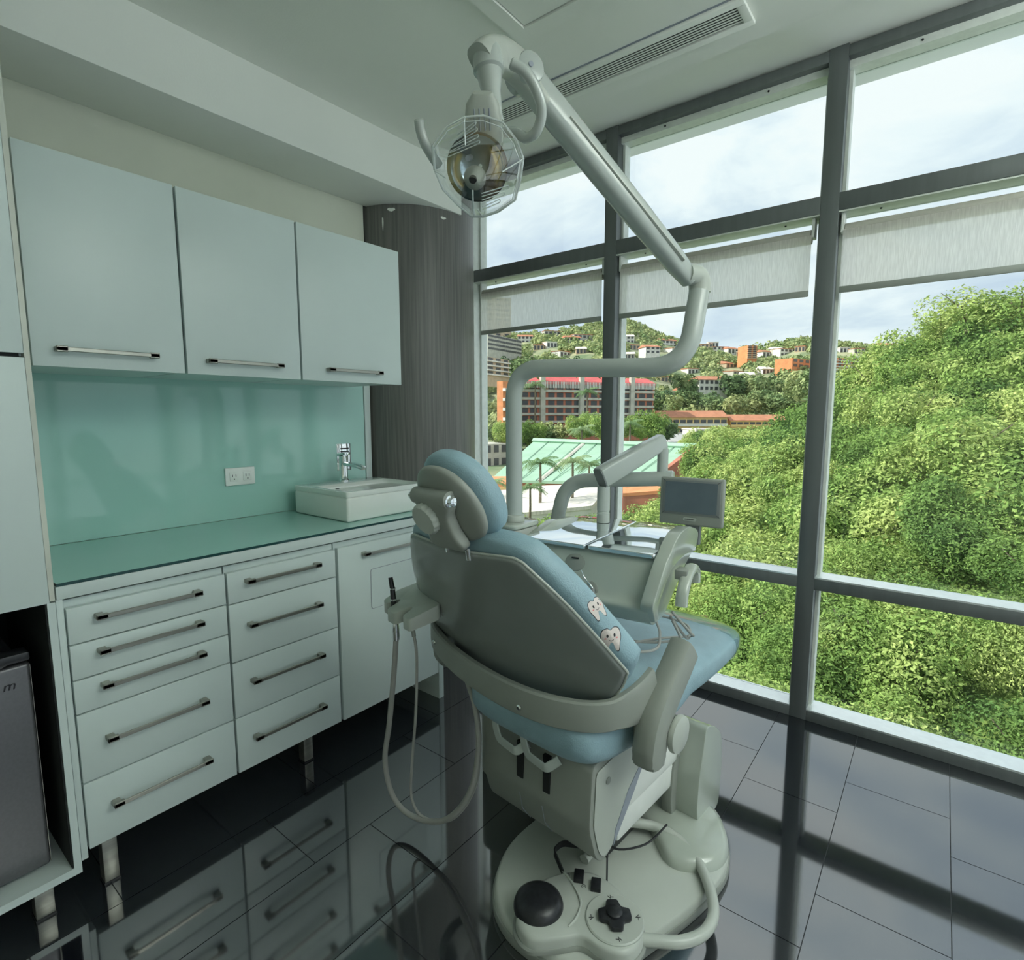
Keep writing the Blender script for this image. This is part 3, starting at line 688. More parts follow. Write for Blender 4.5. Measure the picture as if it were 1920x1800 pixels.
town_trees(10, 905, 1240, 330, 360, 9, 12, 'tree on the hill behind the brick apartment block', 'trees behind the brick apartment block', 690)
town_trees(7, 1490, 1600, 200, 260, 7, 10, 'tree on the far shoulder of the wooded slope', 'trees on the far shoulder', 720)
# palms
def palm(P, H, s, label):
    t = thing('palm_tree', label, 'palm tree', P, random.uniform(0, 6), 'palms in front of the green roof')
    B = Matrix.Translation(P)
    MB().tube([(0, 0, 0), (.1, 0, H * .5), (0, .1, H)], [.22 * s, .16 * s, .13 * s], 8).build('trunk', M_bark, t, B)
    f = MB()
    for k in range(13):
        az = k * 2.399; up = 1.25 - .24 * (k % 5); pts = []
        for j in range(8):
            q = j / 7; rr_ = 2.6 * s * q; pts.append(Vector((rr_ * math.cos(az), rr_ * math.sin(az), H + s * (up * 2.0 * q - 2.3 * q * q * (.75 + .1 * (k % 4))))))
        side = Vector((-math.sin(az), math.cos(az), 0))
        for j in range(7):
            for q in (0, .5):
                p0 = pts[j].lerp(pts[j + 1], q); dirv = (pts[j + 1] - pts[j]).normalized()
                L = s * .75 * math.sin(PI * min(1, (j + q + 1) / 8.2)) + .12 * s
                for sg in (1, -1):
                    tip = p0 + side * sg * L * .8 + dirv * L * .45 + Vector((0, 0, -L * .55))
                    f.add([p0, p0 + dirv * .16 * s, tip], [(0, 1, 2)])
    f.build('fronds', M_palm, t, B, smooth=False)
for px, ytop, ybot, D, s, lb in ((1012, 868, 975, 80, 1.25, 'tall palm left of the window mullion in front of the green roof'), (1072, 866, 975, 82, 1.25, 'second palm right beside the first, before the green roof'),
                              (1103, 872, 960, 92, 1.2, 'palm next to the window mullion, half hidden'), (993, 915, 985, 70, .95, 'short palm below the tall ones in front of the white roof'), (925, 905, 960, 85, 1.0, 'palm at the left frame of the window'),
                              (1003, 722, 800, 230, 2.1, 'palm in front of the brick apartment block, left'), (1100, 735, 800, 228, 2.1, 'palm in front of the brick apartment block, by the stair tower'), (1090, 806, 845, 150, 1.6, 'palm behind the green roof near the mullion'), (1180, 795, 840, 170, 1.7, 'palm behind the green roof right of the mullion')):
    Pt = far(px, ytop, D); Pb = far(px, ybot, D); palm(Pb, Pt.z - Pb.z, s, lb)

# --- buildings
def bmat(n, c, r=.8, noise=.4, spread=.1): return mat(n, c, r, noise=noise, spread=spread)
B_brick = bmat('orange_brick', (.55, .20, .13)); B_conc = bmat('pale_concrete', (.52, .50, .44)); B_red = bmat('red_roof', (.62, .12, .12)); B_dark = bmat('dark_window', (.07, .07, .08), .3)
B_orange = bmat('orange_render', (.72, .28, .12)); B_yel = bmat('yellow_render', (.78, .55, .25)); B_green = mat('green_metal_roof', (.33, .52, .38), .5, noise=.2, spread=.08)
B_white = bmat('white_render', (.75, .73, .68)); B_tan = bmat('tan_render', (.55, .43, .30)); B_tile = bmat('terracotta_roof', (.50, .21, .12)); B_road = bmat('asphalt', (.42, .42, .42)); B_whroof = mat('white_sheet_roof', (.78, .72, .66), .6, noise=.6, spread=.15, stretch=(1, 6, 1))
def block(name, label, pl, pr, ytop, D0, D1, depth, floors, bays, wallm, roofm=None, cat='building', bands=None, win=(.6, .55), group=None, base=None, roofh=0, side=None, base_py=None):
    """building whose front runs from the direction pl (at D0) to pr (at D1)"""
    A = far(pl, ytop, D0); Bp = far(pr, ytop, D1); top = (A.z + Bp.z) / 2
    bot = base if base is not None else far((pl + pr) / 2, base_py, (D0 + D1) / 2).z
    A.z = Bp.z = bot; H = top - bot; U = (Bp - A); L = U.length; U.normalize(); Nv = Vector((U.y, -U.x, 0))
    if Nv.dot(A - EYE) > 0: Nv = -Nv
    t = thing(name, label, cat, (A + Bp) / 2 - Nv * depth / 2, 0, group)
    Mx = Matrix((( U.x, -Nv.x, 0, A.x), (U.y, -Nv.y, 0, A.y), (0, 0, 1, bot), (0, 0, 0, 1)))
    MB().box((0, 0, -6), (L, depth, H)).build('wall', wallm, t, Mx, smooth=False)
    if roofm:
        if roofh: MB().add([(-.6, -.6, H), (L + .6, -.6, H), (L + .6, depth + .6, H), (-.6, depth + .6, H), (.0, depth * .5, H + roofh), (L, depth * .5, H + roofh), (-.6, -.6, H - .25), (L + .6, -.6, H - .25), (L + .6, depth + .6, H - .25), (-.6, depth + .6, H - .25)],
                           [(0, 1, 5, 4), (2, 3, 4, 5), (1, 2, 5), (3, 0, 4), (6, 7, 1, 0), (7, 8, 2, 1), (8, 9, 3, 2), (9, 6, 0, 3), (6, 9, 8, 7)]).build('roof', roofm, t, Mx, smooth=False)
        else: MB().box((-.3, -.3, H), (L + .3, depth + .3, H + .5)).build('roof', roofm, t, Mx, smooth=False)
    fh = H / floors
    me0 = None
    for i in range(floors):
        if bands: MB().box((-.15, -1.1, i * fh + fh * .0), (L * .998, 0, i * fh + fh * .30)).build('balcony_band', bands, t, Mx, smooth=False)
        for j in range(bays):
            x0 = (j + .5 - win[0] / 2) * L / bays; x1 = (j + .5 + win[0] / 2) * L / bays; z0 = i * fh + fh * .33; z1 = z0 + fh * win[1]
            if me0 is None:
                o = MB().box((0, -.12, 0), (x1 - x0, .05, z1 - z0)).build('window', B_dark, t, Mx, smooth=False); me0 = o.data; base_l = Mx @ Vector((0, 0, 0))
            else:
                o = bpy.data.objects.new('window', me0); COL.objects.link(o); o.parent = t
            o.location = (Mx.to_3x3() @ Vector((x0, 0, z0)))
    return t, Mx, L, H
t, Mx_, L, H = block('apartment_block', 'long brick apartment block with red roofs and balcony bands', 975, 1226, 722, 232, 262, 9, 6, 16, B_brick, bands=B_conc, win=(.72, .58), base_py=806)
for x0, x1, up in ((0, .13, 4.2), (.17, .42, 4.6), (.45, .60, 4.2), (.63, .80, 4.4), (.83, 1.0, 3.8)):
    MB().add([(L * x0, -1.4, H + 1.2), (L * x1, -1.4, H + 1.2), (L * x1, 6, H + up), (L * x0, 6, H + up), (L * x0, -1.4, H), (L * x1, -1.4, H), (L * x1, 6, H), (L * x0, 6, H)], [(0, 1, 2, 3), (4, 5, 1, 0), (5, 6, 2, 1), (7, 4, 0, 3), (6, 7, 3, 2)]).build('roof', B_red, t, Mx_, smooth=False)
for x in (.15, .43, .615, .815):
    MB().box((L * x - 1, -1.9, 0), (L * x + 1, 0, H + 4.3)).build('stair_tower', B_conc, t, Mx_, smooth=False)
m = MB()
for k in range(90): m.box((L * k / 90, -1.55, H - 1.6), (L * k / 90 + L / 190, -1.1, H + 1.1))
m.build('eave_fins', B_white, t, Mx_, smooth=False, kind='stuff')
t, Mx_, L, H = block('apartment_block', 'bright orange end block with white bands at the left of the brick apartments', 943, 973, 716, 222, 231, 3, 5, 1, B_orange, bands=B_white, win=(.05, .1), base_py=806)
block('terrace_building', 'long low yellow building with a brown tiled roof and open galleries', 1236, 1364, 782, 262, 272, 12, 2, 10, B_yel, B_tile, roofh=3, bands=B_white, win=(.80, .38), base_py=816)
block('terrace_building', 'shorter golden building with a brown tiled roof and open galleries', 1370, 1476, 788, 275, 285, 12, 2, 9, B_yel, B_tile, roofh=2.6, bands=B_yel, win=(.80, .38), base_py=812)
block('office_block', 'grey concrete block with long window bands under the left blind', 915, 978, 632, 430, 470, 6, 4, 6, B_conc, win=(.95, .5), base_py=662)
block('silhouette_tower', 'tan tower added for the silhouette on the left roller blind', 860, 958, 556, 560, 575, 3, 12, 6, B_tan, win=(.5, .4), base_py=668)  # added tower stands in for a building mirrored in the pane
block('apartment_house', 'tan apartment house with balconies at the left frame above the brick block', 912, 955, 672, 300, 320, 5, 4, 3, B_tan, bands=B_white, base_py=705)
block('apartment_tower', 'narrow orange tower house on the skyline', 1402, 1420, 648, 470, 475, 12, 7, 2, B_orange, bands=B_tan, base_py=672)
block('apartment_block', 'orange block with white balconies right of the mullion on the far hill', 1562, 1606, 672, 420, 440, 14, 5, 5, B_orange, bands=B_white, base_py=700)
block('apartment_block', 'low orange block left of the mullion on the far hill', 1486, 1530, 674, 420, 450, 12, 2, 4, B_orange, base_py=692)
block('terraced_house', 'white terraced house with arched front on the hill behind the yellow buildings', 1312, 1366, 712, 360, 372, 12, 2, 6, B_white, B_tile, roofh=2.5, base_py=735)
block('villa', 'white villa just right of the mullion on the hill', 1211, 1238, 650, 420, 425, 12, 2, 3, B_white, B_tile, roofh=2, base_py=664)
block('kiosk', 'small grey pavilion with red posts beside the yellow buildings', 1305, 1342, 806, 235, 240, 10, 1, 5, B_white, B_whroof, base_py=818)
# green roof hall
G = [far(918, 900, 108), far(1215, 905, 92), far(1306, 840, 125), far(1000, 828, 150)]
def hall(name, label, q, drop, roofm, wallm):
    t = thing(name, label, 'building', (q[0] + q[2]) / 2 - Vector((0, 0, drop)))
    lo = [p - Vector((0, 0, .5)) for p in q]; gr = [Vector((p.x, p.y, min(x.z for x in q) - drop)) for p in q]
    MB().rings([lo, q]).build('roof', roofm, t, smooth=False)
    ctr = sum((p for p in q), Vector()) / 4
    sh = lambda p: ctr.lerp(p, .985)
    MB().rings([[Vector((sh(p).x, sh(p).y, p.z)) for p in gr], [Vector((sh(p).x, sh(p).y, p.z)) for p in lo]]).build('wall', wallm, t, smooth=False)
    return t, q
t, q = hall('hall', 'large hall with a pale green sheet metal roof behind the palms', G, 6, B_green, B_brick)
for k in range(1, 9):
    a = q[0].lerp(q[1], k / 9); b = q[3].lerp(q[2], k / 9); up = Vector((0, 0, .08))
    MB().tube([a + up, b + up], .10, 4).build('roof_seam', B_green, t, smooth=False)
a, b = q[0].lerp(q[1], .36), q[3].lerp(q[2], .36); MB().tube([a + Vector((0, 0, .1)), b + Vector((0, 0, .1))], .5, 4, flat=.3).build('gutter', B_conc, t, smooth=False)
R_ = [far(1212, 910, 92), far(1218, 912, 91.5), far(1308, 842, 124), far(1304, 838, 126)]
MB().rings([[Vector((p.x, p.y, -22)) for p in R_], [p + Vector((0, 0, .7)) for p in R_]]).build('gable_wall', B_brick, t, smooth=False)
a, b = q[3], q[2]; m = MB(); m.tube([a + Vector((0, 0, .3)), b + Vector((0, 0, .3))], .7, 4).build('ridge_cap', B_green, t, smooth=False)
hall('hall', 'low hall with a white sheet roof below the green one', [far(915, 968, 74), far(1110, 948, 76), far(1150, 905, 92), far(915, 915, 92)], 4, B_whroof, B_white)
hall('shed', 'small orange roofed shed between the white roof and the console', [far(1168, 925, 84), far(1236, 920, 84), far(1240, 908, 94), far(1168, 908, 94)], 3, B_orange, B_brick)
hall('shed', 'small yellow and orange canopy left of the lamp pole', [far(918, 908, 90), far(960, 906, 90), far(965, 893, 100), far(918, 893, 100)], 3, B_orange, B_yel)
block('annex', 'grey annex building with a white canopy at the left window frame', 908, 952, 832, 160, 165, 12, 2, 3, B_conc, base_py=880)
# road with parked cars
Rd = [far(1290, 975, 95), far(1345, 965, 97), far(1370, 812, 235), far(1225, 815, 235)]
rd = MB().rings([[p - Vector((0, 0, .3)) for p in Rd], Rd]).build('road', B_road, smooth=False); tag(rd, 'grey road running beside the hall towards the yellow buildings', 'road')
carcol = [mat('car_paint_%s' % n, c, .3, coat=.5) for n, c in (('white', (.8, .8, .8)), ('dark', (.05, .06, .08)), ('silver', (.5, .52, .54)), ('red', (.4, .05, .05)))]
for k in range(9):
    px = 1318 + 8 * (k % 3); py = 880 + 9 * (k // 3) * 1.6; P = far(px, py, 112 + 3 * (k % 3) - 6 * (k // 3)); P.z = max(P.z, -15.5)
    t = thing('car', 'small parked car beside the brick gable of the green hall', 'car', P, .5 + .1 * (k % 2), 'cars parked beside the hall')
    Mc = wm(t)
    MB().prism(rpoly([(-2.1, .3), (2.1, .3), (2.1, .8), (1.2, .9), (.7, 1.4), (-1.3, 1.4), (-2.0, .9)], .15, 3), lambda a, b: (a, -.85, b), lambda a, b: (a, .85, b)).build('body', carcol[k % 4], t, Mc)
    MB().prism([(-1.75, .92), (1.1, .92), (.65, 1.33), (-1.25, 1.33)], lambda a, b: (a, -.87, b), lambda a, b: (a, .87, b)).build('windows', B_dark, t, Mc, smooth=False)
    for wx in (-1.3, 1.3):
        for wy in (-.87, .65): MB().lathe([(.32, 0), (.32, .22)], (wx, wy, .32), (0, 1, 0), 12).build('wheel', M_rubber, t, Mc)
# scattered hillside houses
hs = [(985, 640, 3), (1010, 655, 2), (1035, 650, 2), (1040, 632, 4), (1075, 642, 3), (1090, 662, 2), (1060, 668, 2), (1100, 640, 5), (1175, 640, 3), (1190, 655, 2), (1255, 648, 3), (1180, 672, 2), (1270, 662, 2), (1322, 655, 3), (1338, 650, 2), (1352, 660, 3), (1375, 662, 2), (1390, 668, 2),
      (1300, 700, 2), (1385, 705, 2), (1400, 712, 3), (1372, 690, 2), (1440, 668, 2), (1460, 662, 2), (1478, 664, 3), (1500, 658, 2), (1440, 700, 2), (1625, 658, 3), (1645, 655, 2), (1662, 657, 3), (1680, 655, 2), (1612, 662, 2), (1585, 660, 2), (1250, 715, 2), (1265, 690, 2), (1415, 735, 2), (1345, 745, 3), (1290, 740, 2)]
for k, (px, py, wd) in enumerate(hs):
    el = azel(px, py)[1]; a = azel(px, py)[0]; D = 305
    while D < 620 and far_z(a, D) < EYE.z + D * math.tan(el): D += 5
    wm_, rf_ = ((B_white, 'white'), (B_tan, 'tan'), (B_white, 'white'), (B_conc, 'grey'))[k % 4], ((B_tile, 'red'), (B_tile, 'red'), (B_whroof, 'pale'))[k % 3]
    plc = 'left of the first mullion' if px < 1130 else 'just right of the first mullion' if px < 1215 else 'behind the lamp pole' if px < 1330 else 'right of the lamp pole' if px < 1400 else 'near the orange tower' if px < 1540 else 'right of the thick mullion'
    hgt = 'high' if py < 650 else 'midway' if py < 680 else 'low'
    block('hillside_house', 'small %s house with %s roof, %s on far hill, %s' % (wm_[1], rf_[1], hgt, plc), px - wd * 4.8, px + wd * 4.8, py - 6 - wd * 1.2, D - 6, D + random.uniform(-8, 8), 9, 2 if wd > 2 else 1, wd + 1, wm_[0], rf_[0], roofh=random.choice([0, 2]), group='houses scattered on the distant hill', base_py=py + 5)

# ------------------------------------------------------------------ dental chair (built in its own frame: u across, v forward, z up)
CH = thing('dental_chair', 'grey and pale blue dental chair seen from behind with cartoon teeth on its side', 'dental chair', (-.89, 1.15, 0), math.radians(-5))
CM = wm(CH)
def mir(o): return o + [(-a, b) for a, b in o[::-1] if abs(a) > 1e-6]
def BK(u, w_, c):
    c = c + .45 * u * u
    u = (u + math.copysign(.010, u) * min(1, abs(u) / .15)) - .037
    return (u, -.41 * w_ + .912 * c, .62 + .912 * w_ + .41 * c)
# base plate
bp = rpoly([(-.075, .20), (-.07, .02), (.02, -.13), (.16, -.175), (.36, -.12), (.45, .22), (.47, .42), (.36, .62), (.1, .68), (-.06, .5)], .09, 6)
m = MB(); m.rings([[(a, b, 0) for a, b in bp], [(a, b, .026) for a, b in bp]]); m.build('base_skirt', M_shell, CH, CM, bevel=.004)
cx_ = sum(p[0] for p in bp) / len(bp); cy_ = sum(p[1] for p in bp) / len(bp)
sc = lambda k: [(cx_ + (a - cx_) * k, cy_ + (b - cy_) * k) for a, b in bp]
m = MB(); m.rings([[(a, b, .026) for a, b in sc(.985)], [(a, b, .040) for a, b in sc(.98)], [(a, b, .046) for a, b in sc(.955)]]); m.build('base_plate', M_shell2, CH, CM, ang=60)
# lift cover at the rear right
m = MB()
prof = [(.485, .04), (.472, .12), (.482, .22), (.508, .32), (.516, .362), (.54, .365), (.60, .335), (.645, .29), (.655, .16), (.64, .04)]
m.prism(rpoly(prof, .03, 4), lambda a, b: (.235, a, b), lambda a, b: (.333, a, b)); m.build('lift_cover', M_gloss, CH, CM, bevel=.022, seg=4)
m = MB(); m.prism(rpoly([(.455, .04), (.440, .12), (.45, .22), (.478, .32), (.490, .372), (.525, .372), (.505, .20), (.51, .04)], .012, 4), lambda a, b: (.228, a, b), lambda a, b: (.262, a, b)); m.build('cover_trim', M_shell, CH, CM, bevel=.006)
m = MB(); m.tube(rpath([(.30, .655, .22), (.30, .70, .22), (.30, .72, .18), (.30, .70, .14), (.30, .66, .14)], .02), .006, 8); m.build('cable_clip', M_rubber, CH, CM)
# lift arms
MB().box((-.10, .10, .248), (.262, .56, .335)).build('lift_arm', M_plug, CH, CM, bevel=.008)
MB().box((-.10, .14, .165), (.255, .56, .245)).build('lift_arm', M_plug, CH, CM, bevel=.008)
MB().box((-.08, .20, .045), (.19, .46, .160)).build('pump_housing', M_blkpl, CH, CM, bevel=.01)
m = MB(); m.tube(cr([(.17, .22, .11), (.21, .20, .085), (.27, .27, .09), (.29, .36, .11)], 6), .003, 6); m.build('loose_cable', M_rubber, CH, CM)
m = MB(); sk_ = rpoly([(.06, .36), (.20, .40), (.34, .27), (.452, .36), (.445, .47), (.35, .595), (.1, .62)], .06, 5)
kx, ky = .28, .45; m.rings([[(a, b, .046) for a, b in sk_], [(kx + (a - kx) * .97, ky + (b - ky) * .97, .066) for a, b in sk_], [(kx + (a - kx) * .85, ky + (b - ky) * .85, .078) for a, b in sk_]]); m.build('cover_skirt', M_gloss, CH, CM, ang=60)
m = MB(); m.lathe([(.022, 0), (.022, .03), (.013, .035), (.013, .06)], (.19, .155, .13), (0, -1, 0), 14); m.build('valve', M_shell, CH, CM)
# rear flap with two slots
RF = [(-.005, .465), (-.015, .30), (.015, .205), (.045, .175), (.09, .185), (.19, .29), (.31, .42), (.25, .45), (.12, .475)]
m = MB(); m.prism(rpoly(RF, .02, 4), lambda a, b: (-.115, a, b), lambda a, b: (.268, a, b)); m.build('rear_cover', M_shell, CH, CM, bevel=.006)
m = MB(); m.prism(rpoly([(.008, .445), (.0, .30), (.026, .215), (.05, .19), (.088, .20), (.18, .30), (.28, .415), (.12, .455)], .015, 4), lambda a, b: (.269, a, b), lambda a, b: (.2715, a, b)); m.build('side_cap', M_shell2, CH, CM, bevel=.001)
m = MB(); m.prism([(.09, .198), (.19, .30), (.275, .405), (.16, .32), (.10, .24)], lambda a, b: (.2716, a, b), lambda a, b: (.2728, a, b)); m.build('side_recess', M_lamin, CH, CM, smooth=False)
MB().lathe([(.010, 0), (.010, .002), (.004, .003)], (.2716, .06, .40), (1, 0, 0), 14).build('cap_screw', M_shell, CH, CM)
for u_, z0, z1 in ((.034, .335, .44), (.128, .335, .44)):
    MB().box((u_ - .011, -.0165, z0), (u_ + .011, -.006, z1)).build('slot', M_dark, CH, CM)
    MB().box((u_ - .011, -.004, .43), (u_ + .011, .05, .467)).build('slot', M_dark, CH, CM)
m = MB()
for u_ in (.034, .115): m.tube([(u_, -.0165, .29), (u_, -.004, .235), (u_, .03, .188)], .0012, 4)
m.build('seam', M_lamin, CH, CM)
for u_ in (-.052, .054):
    m = MB(); m.sweep(rpath([(u_, -.032, .555), (u_ + .012, -.036, .465), (u_ + .030, -.040, .435), (u_ + .096, -.044, .428), (u_ + .120, -.018, .450)], .009), .024, .007, up=(0, -1, .0), n=12)
    m.lathe([(.013, -.004), (.013, .004)], (u_, -.034, .555), (0, 1, 0), 16); m.build('recline_link', M_tube, CH, CM)
MB().tube([(-.06, -.028, .556), (.07, -.028, .556)], .005, 8).build('link_rod', M_rubber, CH, CM)
# seat cushion: sections along v
SV = [(-.055, .17, .50, .57), (-.03, .21, .468, .592), (.03, .235, .452, .60), (.15, .25, .445, .60), (.3, .28, .435, .585), (.5, .285, .425, .568), (.70, .28, .415, .555), (.88, .265, .41, .535), (1.02, .24, .41, .508), (1.11, .195, .415, .482), (1.17, .13, .425, .462), (1.20, .05, .435, .450)]
SVc = cr(SV, 4)
def usft(v_): return .068 * max(0, 1 - max(0, v_ - .12) / .4)
def srings(off, v0=-9, v1=9, n=40, p=3.6):
    rs = []
    for v_, hw, zb, zt in SVc:
        if v0 <= v_ <= v1:
            hw += off; zc = (zb + zt) / 2; hh = (zt - zb) / 2 + off; ring = []
            for k in range(n):
                an = 2 * PI * (k + .5) / n; c, s_ = math.cos(an), math.sin(an); q = (abs(c) ** p + abs(s_) ** p) ** (-1 / p)
                dip = -.012 * (1 - (c * q) ** 2) * max(0, s_) * (1 if v_ < .9 else 0)
                ring.append((c * q * hw + usft(v_), v_, zc + s_ * q * hh + dip))
            rs.append(ring)
    return rs
MB().rings(srings(0)).build('seat_cushion', M_vinyl, CH, CM, ang=60)
m = MB(); m.rings(srings(.005, .90, 9), cap=False); l = srings(.005, .90, 9)[-1]; cc = Vector((0, 1.245, .443))
m.rings([l, [tuple(cc + (Vector(p) - Vector((0, l[0][1], .443))) * .3) for p in l]], cap=True); m.build('clear_foot_cover', M_cover, CH, CM, ang=60)
MB().box((-.16, .10, .385), (.16, .80, .420)).build('seat_frame', M_shell, CH, CM, bevel=.012)
MB().box((-.10, .70, .37), (.10, .98, .415)).build('foot_bracket', M_blkpl, CH, CM, bevel=.01)
# backrest
PADO = mir([(0, -.085), (.16, -.075), (.28, -.03), (.345, .035), (.378, .10), (.372, .14), (.30, .295), (.232, .40), (.19, .438), (.12, .455), (0, .457)])
PADO = cr(PADO, 4, True)
pad = MB().pillow(PADO, lambda a, b, c: BK(a, b, c + .036), .042, .040, p=5, rr=(1, .992, .975, .95, .9, .8, .6, .3)).build('backrest_cushion', M_vinyl, CH, CM, ang=70)
SHO = [(0, -.085), (.15, -.075), (.28, -.03), (.34, .032), (.370, .090), (.366, .122), (.285, .285), (.208, .395), (.186, .415), (.155, .421), (0, .417)]
SHO = mir(SHO); SH2 = cr(SHO, 3, True)
MB().pillow(SH2, lambda a, b, c: BK(a, b, c - .006), .004, .012, p=6, rr=(1, .99, .97, .94, .88, .7, .4)).build('backrest_shell', M_back, CH, CM, ang=60)
MB().tube([BK(a * 1.004, .19 + (b - .19) * 1.004, -.006) for a, b in SH2], .0035, 8, closed=True).build('shell_lit_edge', M_shell2, CH, CM)  # thin pale tube stands for light caught along the shell edge
# lower U-shaped frame of the backrest
fp = cr([(-.39, .14, .655), (-.40, .06, .645), (-.345, -.0, .632), (-.22, -.045, .620), (-.07, -.072, .612), (.08, -.078, .608), (.20, -.058, .608), (.29, -.012, .612), (.335, .06, .625), (.35, .14, .645)], 5)
hh = [.078 + .05 * max(0, (abs(i - 22) - 15) / 8) for i in range(len(fp))]
MB().sweep(fp, .026, hh, n=20, p=5).build('backrest_frame', M_shell, CH, CM)
for u_, v_, z_ in ((.10, -.0905, .595), (-.31, -.032, .63)):
    MB().lathe([(.008, 0), (.008, .003), (.004, .006)], (u_, v_, z_), (0, -1, 0), 14).build('frame_screw', M_chrome, CH, CM)
# right armrest, pivot disc and left stub
ap = cr([(.37, .088, .478), (.37, .088, .488), (.37, .09, .52), (.37, .108, .575), (.37, .15, .625), (.37, .205, .672), (.37, .25, .712), (.37, .262, .722)], 5)
MB().sweep(ap, [(.040, .066, .08)[min(i // 3, 2)] if i < 9 else .086 for i in range(len(ap))], [.045, .056, .064] + [.066] * (len(ap) - 5) + [.062, .05], up=(1, 0, 0), n=20, p=4).build('armrest', M_shell, CH, CM, bevel=0)
MB().lathe([(.046, 0), (.048, .004), (.046, .014), (.036, .018), (.0, .019)], (.403, .160, .540), (1, 0, 0), 32).build('armrest_pivot', M_shell2, CH, CM, ang=50)
MB().box((.27, .11, .48), (.345, .20, .56)).build('armrest_mount', M_shell, CH, CM, bevel=.015)
MB().box((.22, .20, .440), (.34, .27, .450)).build('mount_plate', M_shell, CH, CM, bevel=.004)
m = MB(); m.lathe([(.02, -.02), (.07, -.015), (.075, 0), (.07, .02), (.03, .03)], (-.375, .10, .56), (-1, 0, 0), 28); m.build('left_pivot_cover', M_shell, CH, CM, ang=60)
# headrest
HB = Vector((-.022, -.175, 1.040)); HW = Vector((0, -.40, .917)); HN = Vector((0, .917, .40))
def HR(a, b, c):
    a *= .88; b *= .88; c *= .9; c = c + 1.1 * a * a; return tuple(HB + Vector((a, 0, 0)) + HW * b + HN * c)
HO = cr(mir([(0, -.015), (.075, -.012), (.118, .012), (.134, .06), (.128, .12), (.10, .18), (.055, .218), (0, .23)]), 4, True)
MB().pillow([(a * 1.04, b * 1.05 - .002) for a, b in HO], lambda a, b, c: HR(a, b, c + .04), .045, .04, p=3.2, rr=(1, .99, .965, .92, .84, .7, .45)).build('headrest_cushion', M_vinyl, CH, CM, ang=70)
MB().pillow([(a * .93, .1 + (b - .1) * .93) for a, b in HO], lambda a, b, c: HR(a, b, c - .006), .01, .022, p=3.5, rr=(1, .98, .94, .86, .7, .4)).build('headrest_shell', M_shell, CH, CM, ang=60)
bo = cr([(-.055, .155), (.055, .155), (.06, .12), (.045, .09), (.048, .04), (.055, -.012), (-.055, -.012), (-.05, .04), (-.045, .09), (-.06, .12)], 4, True)
br_ = MB().pillow(bo, lambda a, b, c: HR(a * 1.15, b, c - .036 - 1.1 * a * a), .012, .026, p=5).build('headrest_bracket', M_shell, CH, CM, ang=60)
m = MB(); m.tube([HR(-.078, .14, -.042), HR(.066, .14, -.042)], .021, 20); m.build('pivot_tube', M_shell, CH, CM)
for s_ in (-1, 1):
    MB().lathe([(.012, 0), (.014, .004), (.014, .010), (.010, .011), (.010, .024), (.007, .025)], HR(s_ * .064 - .004, .14, -.046), (s_, 0, 0), 18).build('pivot_pin', M_chrome, CH, CM)
kc = Vector(HR(-.026, .088, -.052)); rib = []
m = MB(); n_ = 64
ax = -HN; uu = ax.orthogonal().normalized(); vv = ax.cross(uu)
for r_, z_, rb in ((.038, 0, .001), (.040, .004, .001), (.040, .021, .001), (.036, .026, .0005), (.012, .027, 0)):
    m_r = [kc + ax * z_ + (uu * math.cos(2 * PI * k / n_) + vv * math.sin(2 * PI * k / n_)) * (r_ + rb * (1 if k % 4 < 2 else -1)) for k in range(n_)]; rib.append(m_r)
m.rings(rib); m.build('locking_knob', M_shell2, CH, CM, ang=40)
m = MB(); q0 = Vector(HR(.05, -.02, -.03)); m.tube([q0, q0 + Vector((0, .005, -.03))], .007, 12); m.lathe([(.015, 0), (.013, .010), (.006, .016)], q0 + Vector((0, -.01, .01)), (0, -1, 0), 18); m.build('support_rod', M_chrome, CH, CM)
q0 = Vector(HR(-.05, -.02, -.02)); MB().tube([q0, q0 + Vector((0, .005, -.03))], .006, 10).build('support_rod', M_chrome, CH, CM)
# cartoon teeth printed on the cushion side (flat prints wrapped on the vinyl)
from mathutils.bvhtree import BVHTree
bv = BVHTree.FromPolygons([v.co for v in pad.data.vertices], [tuple(p.vertices) for p in pad.data.polygons])
def decal(name, poly, M, m_, parent, off):
    mb = MB(); pts = []
    bmx = bmesh.new(); vs = [bmx.verts.new((a, b, 0)) for a, b in poly]; bmx.faces.new(vs); bmesh.ops.triangulate(bmx, faces=bmx.faces)
    bmesh.ops.subdivide_edges(bmx, edges=bmx.edges, cuts=3, use_grid_fill=True); bmesh.ops.triangulate(bmx, faces=bmx.faces)
    bmx.verts.index_update(); ok = True
    for v in bmx.verts:
        p = M @ Vector((v.co.x, v.co.y, .03)); d = (M.to_3x3() @ Vector((0, 0, -1))).normalized()
        loc, nr, i_, ds = bv.ray_cast(p, d)
        if loc is None:
            loc, nr, i_, ds = bv.find_nearest(M @ Vector((v.co.x, v.co.y, 0)))
        pts.append(loc - d * off)
    mb.add(pts, [[v.index for v in f_.verts] for f_ in bmx.faces]); bmx.free()
    return mb.build(name, m_, parent, CM, ang=80)
TO = cr([(-.9, .1), (-.75, .75), (-.3, .9), (0, .72), (.35, .9), (.8, .7), (.9, .05), (.75, -.5), (.62, -1.15), (.35, -1.1), (.15, -.45), (-.1, -.45), (-.35, -1.1), (-.62, -1.1), (-.75, -.45)], 3, True)
